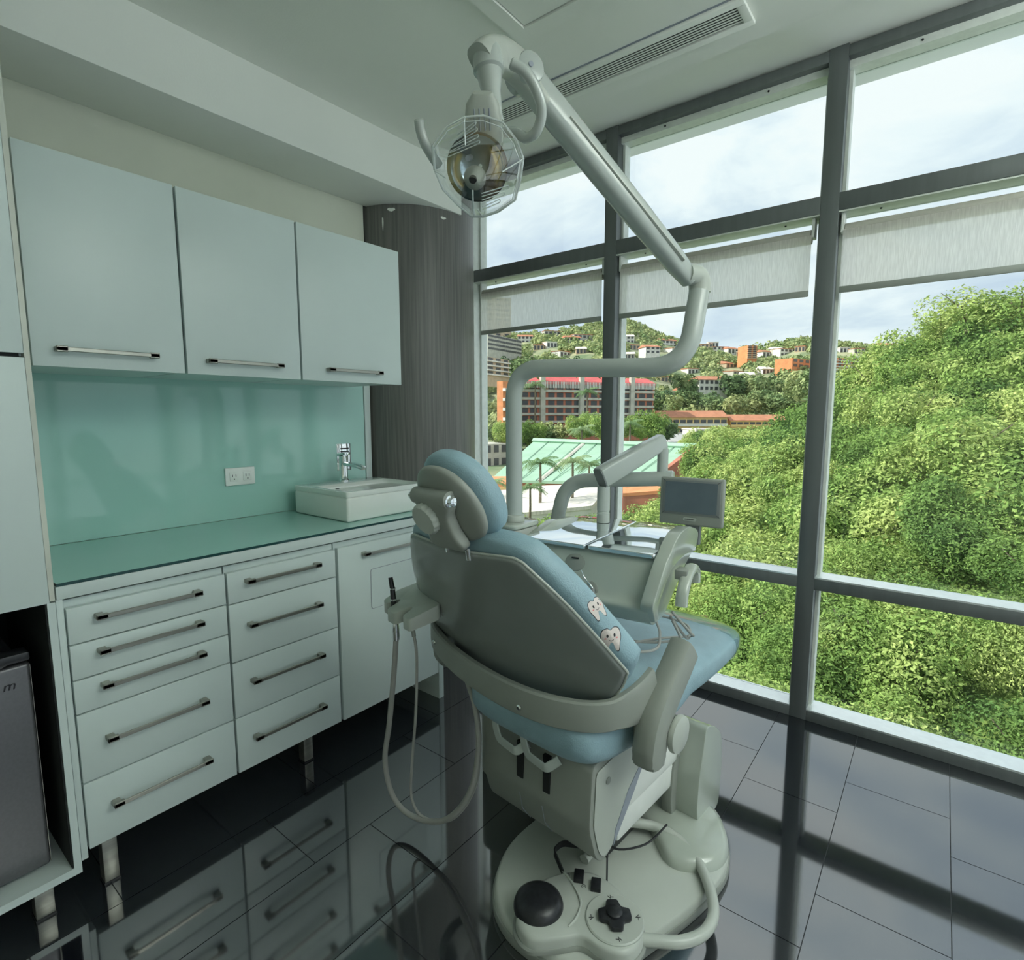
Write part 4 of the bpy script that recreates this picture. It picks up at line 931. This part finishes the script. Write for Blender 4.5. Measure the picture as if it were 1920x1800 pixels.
def tooth(center, nrm, upv, size, k, lb):
    nz = Vector(nrm).normalized(); yv = Vector(upv); yv = (yv - nz * yv.dot(nz)).normalized(); xv = yv.cross(nz)
    M = Matrix(((xv.x, yv.x, nz.x, center[0]), (xv.y, yv.y, nz.y, center[1]), (xv.z, yv.z, nz.z, center[2]), (0, 0, 0, 1)))
    s_ = size
    o = decal('tooth_outline', [(a * s_ * 1.07, b * s_ * 1.07) for a, b in TO], M, M_ink, pad, .0006); o['label'] = lb
    decal('tooth_print', [(a * s_, b * s_) for a, b in TO], M, M_tooth, pad, .0010)
    for ex in (-.32, .34): decal('tooth_eye', [(ex * s_ + .10 * s_ * math.cos(t), .25 * s_ + .16 * s_ * math.sin(t)) for t in [2 * PI * j / 10 for j in range(10)]], M, M_ink, pad, .0015)
    arc = [(-.22 + .44 * j / 6, -.08 - .12 * math.sin(PI * j / 6)) for j in range(7)]
    decal('tooth_smile', [(a * s_, b * s_) for a, b in arc] + [(a * s_, (b - .06) * s_) for a, b in arc[::-1]], M, M_ink, pad, .0015)
    for ex in (-.52, .54): decal('tooth_cheek', [(ex * s_ + .11 * s_ * math.cos(t), .0 * s_ + .07 * s_ * math.sin(t)) for t in [2 * PI * j / 8 for j in range(8)]], M, M_pink, pad, .0015)
TN = (.72, -.15, .62)
CI = CM.inverted(); eyeL = CI @ EYE
for (px, py), sz, an_, lb_ in (((1119, 1139), .023, .35, 'upper smiling cartoon tooth print'), ((1146, 1197), .026, -.25, 'lower smiling cartoon tooth print')):
    dr = (CI.to_3x3() @ cray(px, py)).normalized(); hit, nr_, _i, _d = bv.ray_cast(eyeL, dr)
    if hit is not None:
        if nr_.dot(dr) > 0: nr_ = -nr_
        vw = (nr_ * .55 - dr * .45).normalized(); upv = Vector((math.sin(an_) * -.8, -.35, .9))
        tooth(tuple(hit), vw, upv, sz, 0, lb_)

# ------------------------------------------------------------------ foot control on the base plate
FC = thing('foot_control', 'grey kidney shaped foot control with a black dome and cross lever on the chair base', 'foot pedal', (-.60, 1.14, .046), math.radians(-5))
fo = [(.125, -.125), (.115, -.06), (.14, .02), (.20, .085), (.28, .095), (.37, .065), (.412, .01), (.405, -.05), (.355, -.08), (.30, -.088), (.268, -.125), (.215, -.178), (.16, -.17)]
fo = cr(fo, 5, True); fcx = .26; fcy = -.03
def fs(k, z): return [(fcx + (a - fcx) * k, fcy + (b - fcy) * k, z) for a, b in fo]
MB().rings([fs(1.03, .047), fs(1.03, .056), fs(1.0, .060)]).build('skirt', M_shell, FC, CM)
MB().rings([fs(.985, .060), fs(.975, .078), fs(.95, .085), fs(.90, .088)]).build('housing', M_shell2, FC, CM, ang=50)
MB().lathe([(.064, 0), (.064, .008), (.060, .020), (.048, .030), (.028, .036), (.0, .038)], (.168, -.092, .080), n=40).build('dome_pedal', M_blkpl, FC, CM, ang=60)
MB().lathe([(.072, 0), (.072, .004), (.069, .0065)], (.334, .004, .0865), n=40).build('lever_plate', M_shell2, FC, CM)
crs = rpoly([(-.012, -.034), (.012, -.034), (.016, -.016), (.034, -.012), (.034, .012), (.016, .016), (.012, .034), (-.012, .034), (-.016, .016), (-.034, .012), (-.034, -.012), (-.016, -.016)], .006, 4)
ca, sa = math.cos(.75), math.sin(.75)
crs = [(.334 + (a * ca - b * sa) * 1.2, .004 + (a * sa + b * ca) * 1.2) for a, b in crs]
MB().prism(crs, lambda a, b: (a, b, .093), lambda a, b: (a, b, .106)).build('cross_lever', M_blkpl, FC, CM, bevel=.003)
MB().lathe([(.020, 0), (.019, .005), (.012, .009), (.0, .010)], (.334, .004, .106), n=24).build('lever_cap', M_blkpl, FC, CM)
rd_ = cr([(.145, .035, .087), (.20, .015, .090), (.245, -.015, .0905), (.262, -.055, .0895), (.262, -.09, .087)], 6); MB().tube(rd_, .0035, 8).build('housing_ridge', M_shell2, FC, CM)
for u_, v_ in ((.196, .044), (.246, .052)):
    MB().box((-.013, -.018, 0), (.013, .018, .014), Matrix.Translation((u_, v_, .086)) @ Matrix.Rotation(.55, 4, 'Z')).build('rocker_switch', M_blkpl, FC, CM, bevel=.002)
hb = [Vector(p) for p in ((.160, .030, .075), (.109, .043, .118), (.116, .072, .127), (.191, .122, .127), (.226, .135, .120), (.252, .095, .078))]
MB().sweep(rpath(hb, .012), .005, .019, up=(0, 0, 1), n=12).build('carry_handle', M_rubber, FC, CM)
m = MB()
def dash(u_, v_, L, an, w_=.0014): m.box((-L / 2, -w_ / 2, 0), (L / 2, w_ / 2, .0006), Matrix.Translation((u_, v_, .0935)) @ Matrix.Rotation(an, 4, 'Z'))
for an0 in (0, PI / 2, PI, 3 * PI / 2):
    an = an0 + .75; r_ = .058; c_, s_ = math.cos(an), math.sin(an); x_, y_ = .334 + r_ * c_, .004 + r_ * s_
    dash(x_, y_, .012, an); dash(x_ - .004 * s_, y_ + .004 * c_, .008, an + .7); dash(x_ + .004 * s_, y_ - .004 * c_, .008, an + 1.5)
m.build('symbols', M_ink, FC, CM, smooth=False)
m = MB()
for u_, v_ in ((.168, .030), (.222, .030)):
    m.tube([(u_ + .006 * math.cos(t * .9), v_ + .006 * math.sin(t * .9), .0888) for t in range(6)], .0007, 4)
    m.tube([(u_ - .002, v_, .0888), (u_ + .003, v_ + .001, .0888)], .0007, 4)
m.build('symbols', M_ink, FC, CM, smooth=False)
hp = cr([(.385, .015, .062), (.425, .045, .062), (.470, .085, .06), (.500, .145, .058), (.497, .215, .058), (.455, .285, .060), (.395, .345, .062), (.320, .380, .066), (.240, .365, .075), (.17, .30, .085), (.15, .22, .07), (.152, .13, .06)], 7)
tag(MB().tube(hp, .0145, 14).build('foot_control_hose', M_shell2, None, CM), 'thick grey hose looping round from the foot control to the chair base', 'hose')

# ------------------------------------------------------------------ lamp pole, arm and operating lamp
LP = thing('operating_lamp', 'dental operating lamp on a curved pole and long white arm with clear faceted shade', 'lamp', (-1.20, 1.55, .955))
MB().tube(rpath([(-1.20, 1.55, .955), (-1.203, 1.55, 1.494), (-.605, 1.60, 1.470), (-.595, 1.655, 1.690)], .11, 12), .0295, 24).build('pole', M_tube, LP)
MB().lathe([(.037, 0), (.037, .022), (.031, .024)], (-1.20, 1.55, .953), n=28).build('pole_collar', M_shell2, LP)
E1 = Vector((-.595, 1.66, 1.692)); J1 = Vector((-.836, 1.113, 2.128)); AD = (J1 - E1).normalized()
MB().tube(rpath([E1 + Vector((0, 0, -.004)), E1 + Vector((-.002, -.002, .045)), E1 + AD * .075 + Vector((0, 0, .0))], .035, 8), [.031] * 11, 24).build('elbow', M_shell2, LP)
perp = AD.cross(Vector((0, 0, 1))).normalized()
MB().sweep([E1 + AD * .05, E1 + AD * .12, E1 + AD * .3, E1 + AD * .62, J1 - AD * .02], [.046, .054, .060, .062, .058], [.048, .060, .068, .070, .068], up=AD.cross(perp), n=24, p=3).build('spring_arm', M_tube, LP)
MB().sweep([E1 + AD * .12, E1 + AD * .60], .070, .012, up=AD.cross(perp), n=12).build('arm_groove', M_shell2, LP)
T0 = Vector((-.839, .995, 2.108))
kn = MB().sweep(rpath([J1 - AD * .08, J1 + AD * .012, J1 + Vector((-.012, -.055, .014)), T0 + Vector((0, .0, .006)), T0 + Vector((-.002, -.022, -.02))], .04, 6), .058, .072, up=(0, .3, 1), n=22, p=3); kn.build('arm_head', M_shell2, LP)
MB().lathe([(.034, -.036), (.034, .036)], J1 + AD * -.004, perp, 30).build('knuckle', M_tube, LP, bevel=.004)
MB().lathe([(.006, 0), (.006, .003)], J1 + perp * .036, perp, 12).build('knuckle_screw', M_lamin, LP)
MB().lathe([(.006, 0), (.006, .003)], J1 - perp * .036, -perp, 12).build('knuckle_screw', M_lamin, LP)
LC = Vector((-.832, .945, 1.862))
st = Vector((-.838, .990, 2.088)); sb_ = Vector((-.824, .990, 1.99)); sx = (sb_ - st).normalized()
MB().lathe([(.032, -.03), (.034, 0), (.034, .012), (.028, .016), (.021, .06), (.019, .10), (.021, .125)], st, sx, 26).build('stem', M_tube, LP)
LAX = Vector((.46, -.70, -.42)).normalized()      # the way the lamp looks
us = Vector((0, 0, 1)); us = (us - LAX * us.dot(LAX)).normalized(); ss = LAX.cross(us)
def LF(a, b, c): return LC + ss * a + us * b + LAX * c
hs_ = MB(); hs_.sweep([LF(-.012, .045, -.05), LF(-.013, .085, -.045), LF(-.014, .115, -.04), LF(-.015, .133, -.036)], [.080, .078, .068, .040], [.060, .060, .054, .036], up=tuple(LAX), n=24, p=4); hsg = hs_.build('lamp_housing', M_shell2, LP, ang=50)
m = MB()
for k in range(4):
    x_ = -.030 + k * .0105
    m.tube([LF(x_, .066, -.0145), LF(x_, .105, -.0145)], .0018, 6)
m.build('vent_slot', M_lamin, hsg)
# reflector dish
ref = bpy.data.materials.new('dichroic_reflector'); ref.use_nodes = True; tr_ = ref.node_tree; b_ = tr_.nodes['Principled BSDF']; b_.inputs['Metallic'].default_value = 1; b_.inputs['Roughness'].default_value = .12
g_ = tr_.nodes.new('ShaderNodeTexCoord'); sp_ = tr_.nodes.new('ShaderNodeSeparateXYZ'); rp_ = tr_.nodes.new('ShaderNodeValToRGB')
tr_.links.new(g_.outputs['Generated'], sp_.inputs[0]); tr_.links.new(sp_.outputs[0], rp_.inputs[0]); tr_.links.new(rp_.outputs[0], b_.inputs['Base Color'])
ee = rp_.color_ramp.elements; ee[0].position = .25; ee[0].color = (.55, .66, .72, 1); ee[1].position = .62; ee[1].color = (.85, .50, .12, 1); q_ = ee.new(.95); q_.color = (.70, .62, .42, 1)
prof = [(.004, -.052), (.02, -.050), (.04, -.042), (.056, -.026), (.064, -.006), (.066, .004)]
MB().lathe(prof, LC, LAX, 40, cap=False).build('reflector', ref, LP, ang=60)
MB().lathe([(.010, -.048), (.012, -.02), (.022, -.004), (.024, .016), (.018, .032), (.010, .040), (.0085, .042), (.0085, .046)], LF(.005, -.018, 0), LAX, 28).build('bulb_shield', M_shell, LP, ang=50)
MB().lathe([(.0085, 0), (.0085, .002), (.004, .0025)], LF(.005, -.018, .046), LAX, 16).build('shield_screw', M_rubber, LP)
m = MB(); m.tube([LF(.018, .018, -.035), LF(.020, .018, -.005)], .006, 10); m.build('bulb', M_lamin, LP)
M_rib = mat('whitened_plastic_edge', (.70, .76, .75), .08, spec=1, coat=1)  # opaque whitish colour puts a bright glint on the clear edges
# faceted clear shade
SO = [(300, 690), (296, 790), (330, 880), (400, 955), (470, 1012), (530, 1014), (610, 992), (700, 940), (728, 850), (745, 760), (715, 680), (650, 605), (560, 575), (470, 577), (380, 612)]
SO = [(-(x - 515) * .000432, -(y - 790) * .000432) for x, y in SO]
def so_(k, c, dx=0, dy=0): return [LF(dx + a * k, dy + b * k, c) for a, b in SO]
ringsS = [so_(.70, -.062), so_(.93, -.035), so_(1.0, .0), so_(.93, .022, 0, -.002), so_(.62, .047, .004, -.014), so_(.18, .058, .008, -.030)]
m = MB(); m.rings(ringsS, cap=False); shd = m.build('clear_shade', M_clear, LP, ang=28)
m = MB()
m.tube(ringsS[2], .0022, 6, closed=True); m.tube(ringsS[3], .0012, 5, closed=True)
for k in (1, 5, 9, 13): m.tube([ringsS[1][k], ringsS[2][k], ringsS[3][k], ringsS[4][k]], .0013, 5)
m.tube([LF(.006, -.038, .055), LF(.010, -.075, .040), LF(.012, -.094, .012)], .0022, 6)
for j in range(4):
    b0 = .040 + .011 * j; w0 = .062 - .009 * j
    m.tube(rpath([LF(w0, b0 - .018, .022), LF(-.2 * w0, b0 + .006, .034), LF(-.2 * w0, b0 + .011, .032), LF(w0, b0 - .012, .020)], .003, 3), .0010, 5)
for j in range(3):
    b0 = -.046 - .013 * j; w0 = .068 - .010 * j
    m.tube(rpath([LF(-.010, b0 - .006, .036), LF(-w0, b0 + .006, .020), LF(-w0, b0 + .012, .020), LF(-.010, b0, .038)], .003, 3), .0011, 5)
m.build('shade_ribs', M_rib, shd)
for s_, nm in ((1, 'right'), (-1, 'left')):
    if s_ > 0: hp_ = [LF(-.060, .062, -.03), LF(-.085, .060, -.02), LF(-.108, .050, .0), LF(-.130, .064, .01), LF(-.139, .098, .01), LF(-.126, .137, .01), LF(-.105, .163, .01), LF(-.079, .176, .01)]
    else: hp_ = [LF(.088, .005, -.02), LF(.098, .024, -.01), LF(.108, .047, .0), LF(.115, .070, .0), LF(.116, .092, .0)]
    pc = cr(hp_, 6); MB().tube(pc, [.0105] * (len(pc) - 1) + [.008], 14).build('handle', M_tube, LP)

# ------------------------------------------------------------------ water unit carrying the pole and console arm
WU = thing('water_unit', 'pale grey dental water unit standing behind the chair under the lamp pole', 'dental unit', (-1.20, 1.55, 0))
MB().prism(rpoly([(-1.275, 1.475), (-1.142, 1.475), (-1.142, 1.63), (-1.275, 1.63)], .03), lambda a, b: (a, b, .30), lambda a, b: (a, b, .934)).build('housing', M_shell2, WU, bevel=.01)
MB().prism(rpoly([(-1.28, 1.47), (-1.137, 1.47), (-1.137, 1.635), (-1.28, 1.635)], .04), lambda a, b: (a, b, .935), lambda a, b: (a, b, .952)).build('top_cap', M_gloss, WU, bevel=.005)
MB().prism(rpoly([(-1.29, 1.44), (-1.02, 1.44), (-1.02, 1.66), (-1.29, 1.66)], .05), lambda a, b: (a, b, 0), lambda a, b: (a, b, .30)).build('foot_housing', M_shell, WU, bevel=.01)

# ------------------------------------------------------------------ instrument console
CO = thing('instrument_console', 'white instrument console with two steel tray lids over the chair seat', 'dental console', (-.87, 1.505, .68), math.radians(5))
KM = Matrix.Translation((-.87, 1.505, 0)) @ Matrix.Rotation(math.radians(5), 4, 'Z')
m = MB(); m.prism(rpoly([(.0, .905), (-.045, .785), (-.07, .765), (-.01, .70), (.10, .70), (.30, .80), (.43, .85), (.455, .905)], .02), lambda a, b: (-.225, a, b), lambda a, b: (.222, a, b)); m.build('body', M_gloss, CO, KM, bevel=.008, seg=3)
for x0, x1 in ((-.238, -.004), (.002, .224)):
    MB().prism(rpoly([(x0, -.012), (x1, -.012), (x1, .462), (x0, .462)], .014), lambda a, b: (a, b, .907), lambda a, b: (a, b, .921)).build('tray_lid', M_steel, CO, KM, bevel=.003, seg=3)
fin = [(-.02, .712), (-.085, .785), (-.06, .835), (-.025, .90), (.03, .945), (.10, .972), (.20, .976), (.29, .952), (.318, .93), (.318, .865), (.20, .885), (.10, .88), (.035, .86), (-.01, .81), (-.03, .765), (.0, .73)]
m = MB(); m.prism(rpoly(fin, .02), lambda a, b: (.226 - (.93 - b) * .14 * (b < .93), a, b), lambda a, b: (.266 - (.93 - b) * .14 * (b < .93), a, b)); m.build('side_cheek', M_gloss, CO, KM, bevel=.010, seg=4)
m = MB(); m.prism(rpoly([(.02, .70), (.0, .90), (.2, .945), (.38, .93), (.455, .90), (.45, .86), (.3, .80), (.1, .71)], .03), lambda a, b: (-.262, a, b), lambda a, b: (-.226, a, b)); m.build('side_cheek', M_gloss, CO, KM, bevel=.010, seg=4)
for xo, zo, r_, sx_ in ((-.035, .862, .026, 1.35), (-.030, .805, .024, .9), (.035, .785, .030, .8)):
    m = MB(); m.rings([[(xo + sx_ * k_ * r_ * math.cos(2 * PI * j / 32), y_ - (.905 - zo - k_ * r_ * math.sin(2 * PI * j / 32)) * .375, zo + k_ * r_ * math.sin(2 * PI * j / 32)) for j in range(32)] for y_, k_ in ((.004, 1), (-.0015, 1), (-.003, .93))]); m.build('holder_boss', M_shell, CO, KM)
MB().box((-.047, -.018, .874), (-.023, -.010, .878)).build('slot', M_ink, CO, KM)
gp = cr([(.295, .03, .765), (.295, .04, .805), (.295, .08, .845), (.295, .13, .858), (.295, .165, .838), (.295, .17, .805)], 6)
MB().sweep(gp, .030, .036, up=(1, 0, 0), n=18, p=3).build('console_grip', M_gloss, CO, KM)
MB().box((.262, .06, .835), (.300, .11, .865)).build('grip_mount', M_shell, CO, KM, bevel=.004)
# handpiece resting on the console front
t = thing('scaler_handpiece', 'slim grey handpiece with a metal tip resting on the front of the console', 'dental tool', (-.86, 1.47, .72))
m = MB(); m.tube([(-.820, 1.452, .800), (-.812, 1.440, .775), (-.795, 1.42, .735), (-.77, 1.405, .700)], [.007, .010, .012, .011], 16); m.build('handle', M_vgrey, t)
m = MB(); m.tube(cr([(-.862, 1.455, .850), (-.850, 1.455, .828), (-.832, 1.454, .812), (-.820, 1.452, .800)], 4), [.0012] * 4 + [.002] * 4 + [.004] * 5, 8); m.build('tip', M_chrome, t)
m = MB(); m.box((-.810, 1.414, .752), (-.796, 1.422, .768)); m.build('button', M_ink, t, bevel=.002)
# tubing lying on the seat
for k, pts in enumerate(([(-.62, 1.60, .70), (-.60, 1.62, .64), (-.64, 1.66, .607), (-.72, 1.60, .604), (-.86, 1.56, .604), (-.95, 1.66, .606)],
                         [(-.63, 1.62, .72), (-.585, 1.66, .65), (-.61, 1.74, .606), (-.68, 1.66, .606), (-.78, 1.52, .607), (-.9, 1.50, .608)],
                         [(-.64, 1.63, .70), (-.60, 1.68, .62), (-.66, 1.84, .600), (-.78, 1.86, .600), (-.70, 1.70, .605), (-.66, 1.56, .607), (-.75, 1.47, .609)])):
    tag(MB().tube(cr(pts, 8), .0045, 10).build('instrument_tubing', M_hose), ('grey instrument tubing loop ending furthest back on the blue seat', 'grey instrument tubing loop running out towards the middle of the seat', 'widest grey instrument tubing loop on the blue seat')[k], 'tubing', 'tubing loops on the seat')
# monitor
MO = thing('monitor', 'small grey monitor on the back of the console in front of the trees', 'monitor', (-.667, 1.85, .90), math.radians(4))
MM = Matrix.Translation((-.667, 1.85, 1.035)) @ Matrix.Rotation(math.radians(4), 4, 'Z') @ Matrix.Rotation(math.radians(-3), 4, 'X')
MB().box((-.108, 0, -.082), (.108, .028, .082)).build('case', M_shell, MO, MM, bevel=.006, seg=3)
MB().box((-.098, -.003, -.046), (.098, .001, .074)).build('bezel', M_vgrey, MO, MM, bevel=.0015)
MB().box((-.088, -.0045, -.038), (.088, -.002, .067)).build('screen', M_screen, MO, MM)
m = MB()
for sx_ in (-1, 1):
    for z0, z1 in ((.074, .067), (-.046, -.038)): m.tube([(sx_ * .098, -.0035, z0), (sx_ * .088, -.005, z1)], .0007, 4)
m.build('bezel_corner_line', M_ink, MO, MM)
MB().prism(rpoly([(-.022, -.066), (.022, -.066), (.022, -.055), (-.022, -.055)], .005), lambda a, b: (a, -.002, b), lambda a, b: (a, .002, b)).build('badge', M_shell2, MO, MM)
m = MB()
for k in range(9): m.box((-.0165 + k * .0037, -.0028, -.0625), (-.0165 + k * .0037 + .0022, -.0018, -.0585))
m.build('badge_lettering', M_ink, MO, MM, smooth=False)
MB().box((-.02, .018, -.15), (.03, .045, .0)).build('bracket', M_vgrey, MO, MM, bevel=.004)
# console arm
CA = thing('console_arm', 'white articulated arm holding the instrument console behind the lamp pole', 'arm', (-1.0, 1.9, .92))
MB().lathe([(.025, 0), (.025, .035), (.0235, .037), (.0235, .045), (.025, .047), (.025, .10), (.024, .14)], (-1.008, 1.86, .922), n=28).build('console_post', M_tube, CA)
A0 = Vector((-1.012, 1.84, 1.095)); A1 = Vector((-.880, 2.10, 1.228))
MB().sweep([A0, A0.lerp(A1, .5), A1], [.062, .064, .056], [.082, .076, .062], up=(0, 0, 1), n=22, p=5).build('spring_arm', M_tube, CA, bevel=.004)
MB().sweep([A0 + (A0 - A1).normalized() * .004, A0 + (A1 - A0).normalized() * .003], .058, .078, n=22, p=4).build('end_cap', M_vgrey, CA)
MB().sweep([A0.lerp(A1, .1) + Vector((-.012, 0, .038)), A0.lerp(A1, .7) + Vector((-.012, 0, .0345))], .004, .004, n=8).build('top_slot', M_lamin, CA)
MB().tube([(-.872, 2.09, 1.10), (-.872, 2.09, 1.20)], .0215, 20).build('riser', M_tube, CA)
MB().tube(rpath([(-.845, 2.09, 1.082), (-1.03, 2.04, 1.068), (-1.25, 1.97, 1.055), (-1.285, 1.93, .80)], .10, 9), [.030] * 22, 22).build('lower_arm', M_tube, CA)
MB().lathe([(.031, -.04), (.031, .015), (.026, .022), (.0, .023)], (-.845, 2.09, 1.082), (.965, .26, .07), 22).build('arm_cap', M_tube, CA)
MB().prism(rpoly([(-1.33, 1.65), (-1.20, 1.65), (-1.20, 1.97), (-1.33, 1.97)], .03), lambda a, b: (a, b, .72), lambda a, b: (a, b, .80)).build('arm_base', M_shell2, CA, bevel=.006)

# ------------------------------------------------------------------ assistant holder with tubes
HM = Matrix.Translation((-1.27, 1.08, 0)) @ Matrix.Rotation(math.radians(-20), 4, 'Z')
AH = thing('instrument_holder', 'grey holder bracket for suction tools beside the left edge of the backrest', 'tool holder', (-1.27, 1.08, .70))
ho = rpoly([(-.095, .02), (-.072, .085), (.05, .11), (.14, .06), (.13, -.03), (.085, -.035), (.075, .005), (.058, .005), (.048, -.045), (-.005, -.05), (-.014, .0), (-.030, .0), (-.040, -.035), (-.078, -.035)], .012, 4)
m = MB(); m.prism(ho, lambda a, b: (a, b, .725 + b * .25), lambda a, b: (a, b, .765 + b * .35)); m.build('bracket', M_shell2, AH, HM, bevel=.006)
MB().box((.05, .08, .735), (.12, .24, .765)).build('support_bar', M_shell, AH, HM, bevel=.006)
t = thing('suction_tool', 'black and chrome suction tool in the front notch of the holder', 'dental tool', (-1.28, 1.06, .80))
m = MB(); m.tube([(-.020, -.02, .70), (-.022, -.02, .745), (-.026, -.022, .80), (-.036, -.024, .835)], [.008, .009, .008, .007], 14); m.build('body', M_blkpl, t, HM)
m = MB(); m.lathe([(.0095, 0), (.0095, .006)], (-.024, -.0205, .765), (0, 0, 1), 14); m.lathe([(.009, 0), (.009, .004)], (-.027, -.0215, .80), (0, 0, 1), 14); m.build('ring', M_chrome, t, HM)
t = thing('suction_hose', 'wide grey suction hose looping almost to the floor left of the chair', 'hose', (-1.25, 1.08, .1))
loop = cr([(-1.300, 1.075, .690), (-1.302, 1.075, .62), (-1.318, 1.075, .50), (-1.345, 1.075, .34), (-1.372, 1.075, .20), (-1.335, 1.075, .09), (-1.245, 1.08, .060), (-1.115, 1.09, .105), (-1.02, 1.10, .23), (-1.00, 1.12, .37), (-1.03, 1.14, .48), (-1.10, 1.17, .56), (-1.16, 1.22, .62)], 8)
MB().tube(loop, .0085, 16).build('hose', M_hose, t)
MB().lathe([(.011, 0), (.012, .01), (.012, .035), (.010, .055)], (-1.301, 1.075, .635), (0, 0, 1), 16).build('connector', M_chrome, t)
t = thing('thin_hose', 'thin grey air hose hanging beside the wide suction hose', 'hose', (-1.2, 1.10, .1))
loop = cr([(-1.225, 1.08, .68), (-1.212, 1.08, .60), (-1.222, 1.08, .42), (-1.245, 1.08, .24), (-1.250, 1.08, .12), (-1.20, 1.085, .075), (-1.09, 1.10, .115), (-1.015, 1.12, .24), (-1.01, 1.135, .38), (-1.05, 1.16, .50), (-1.13, 1.22, .60)], 8)
MB().tube(loop, .0045, 12).build('hose', M_hose, t)
MB().tube([(-1.232, 1.08, .712), (-1.222, 1.08, .665)], .0065, 12).build('connector', M_shell, t)
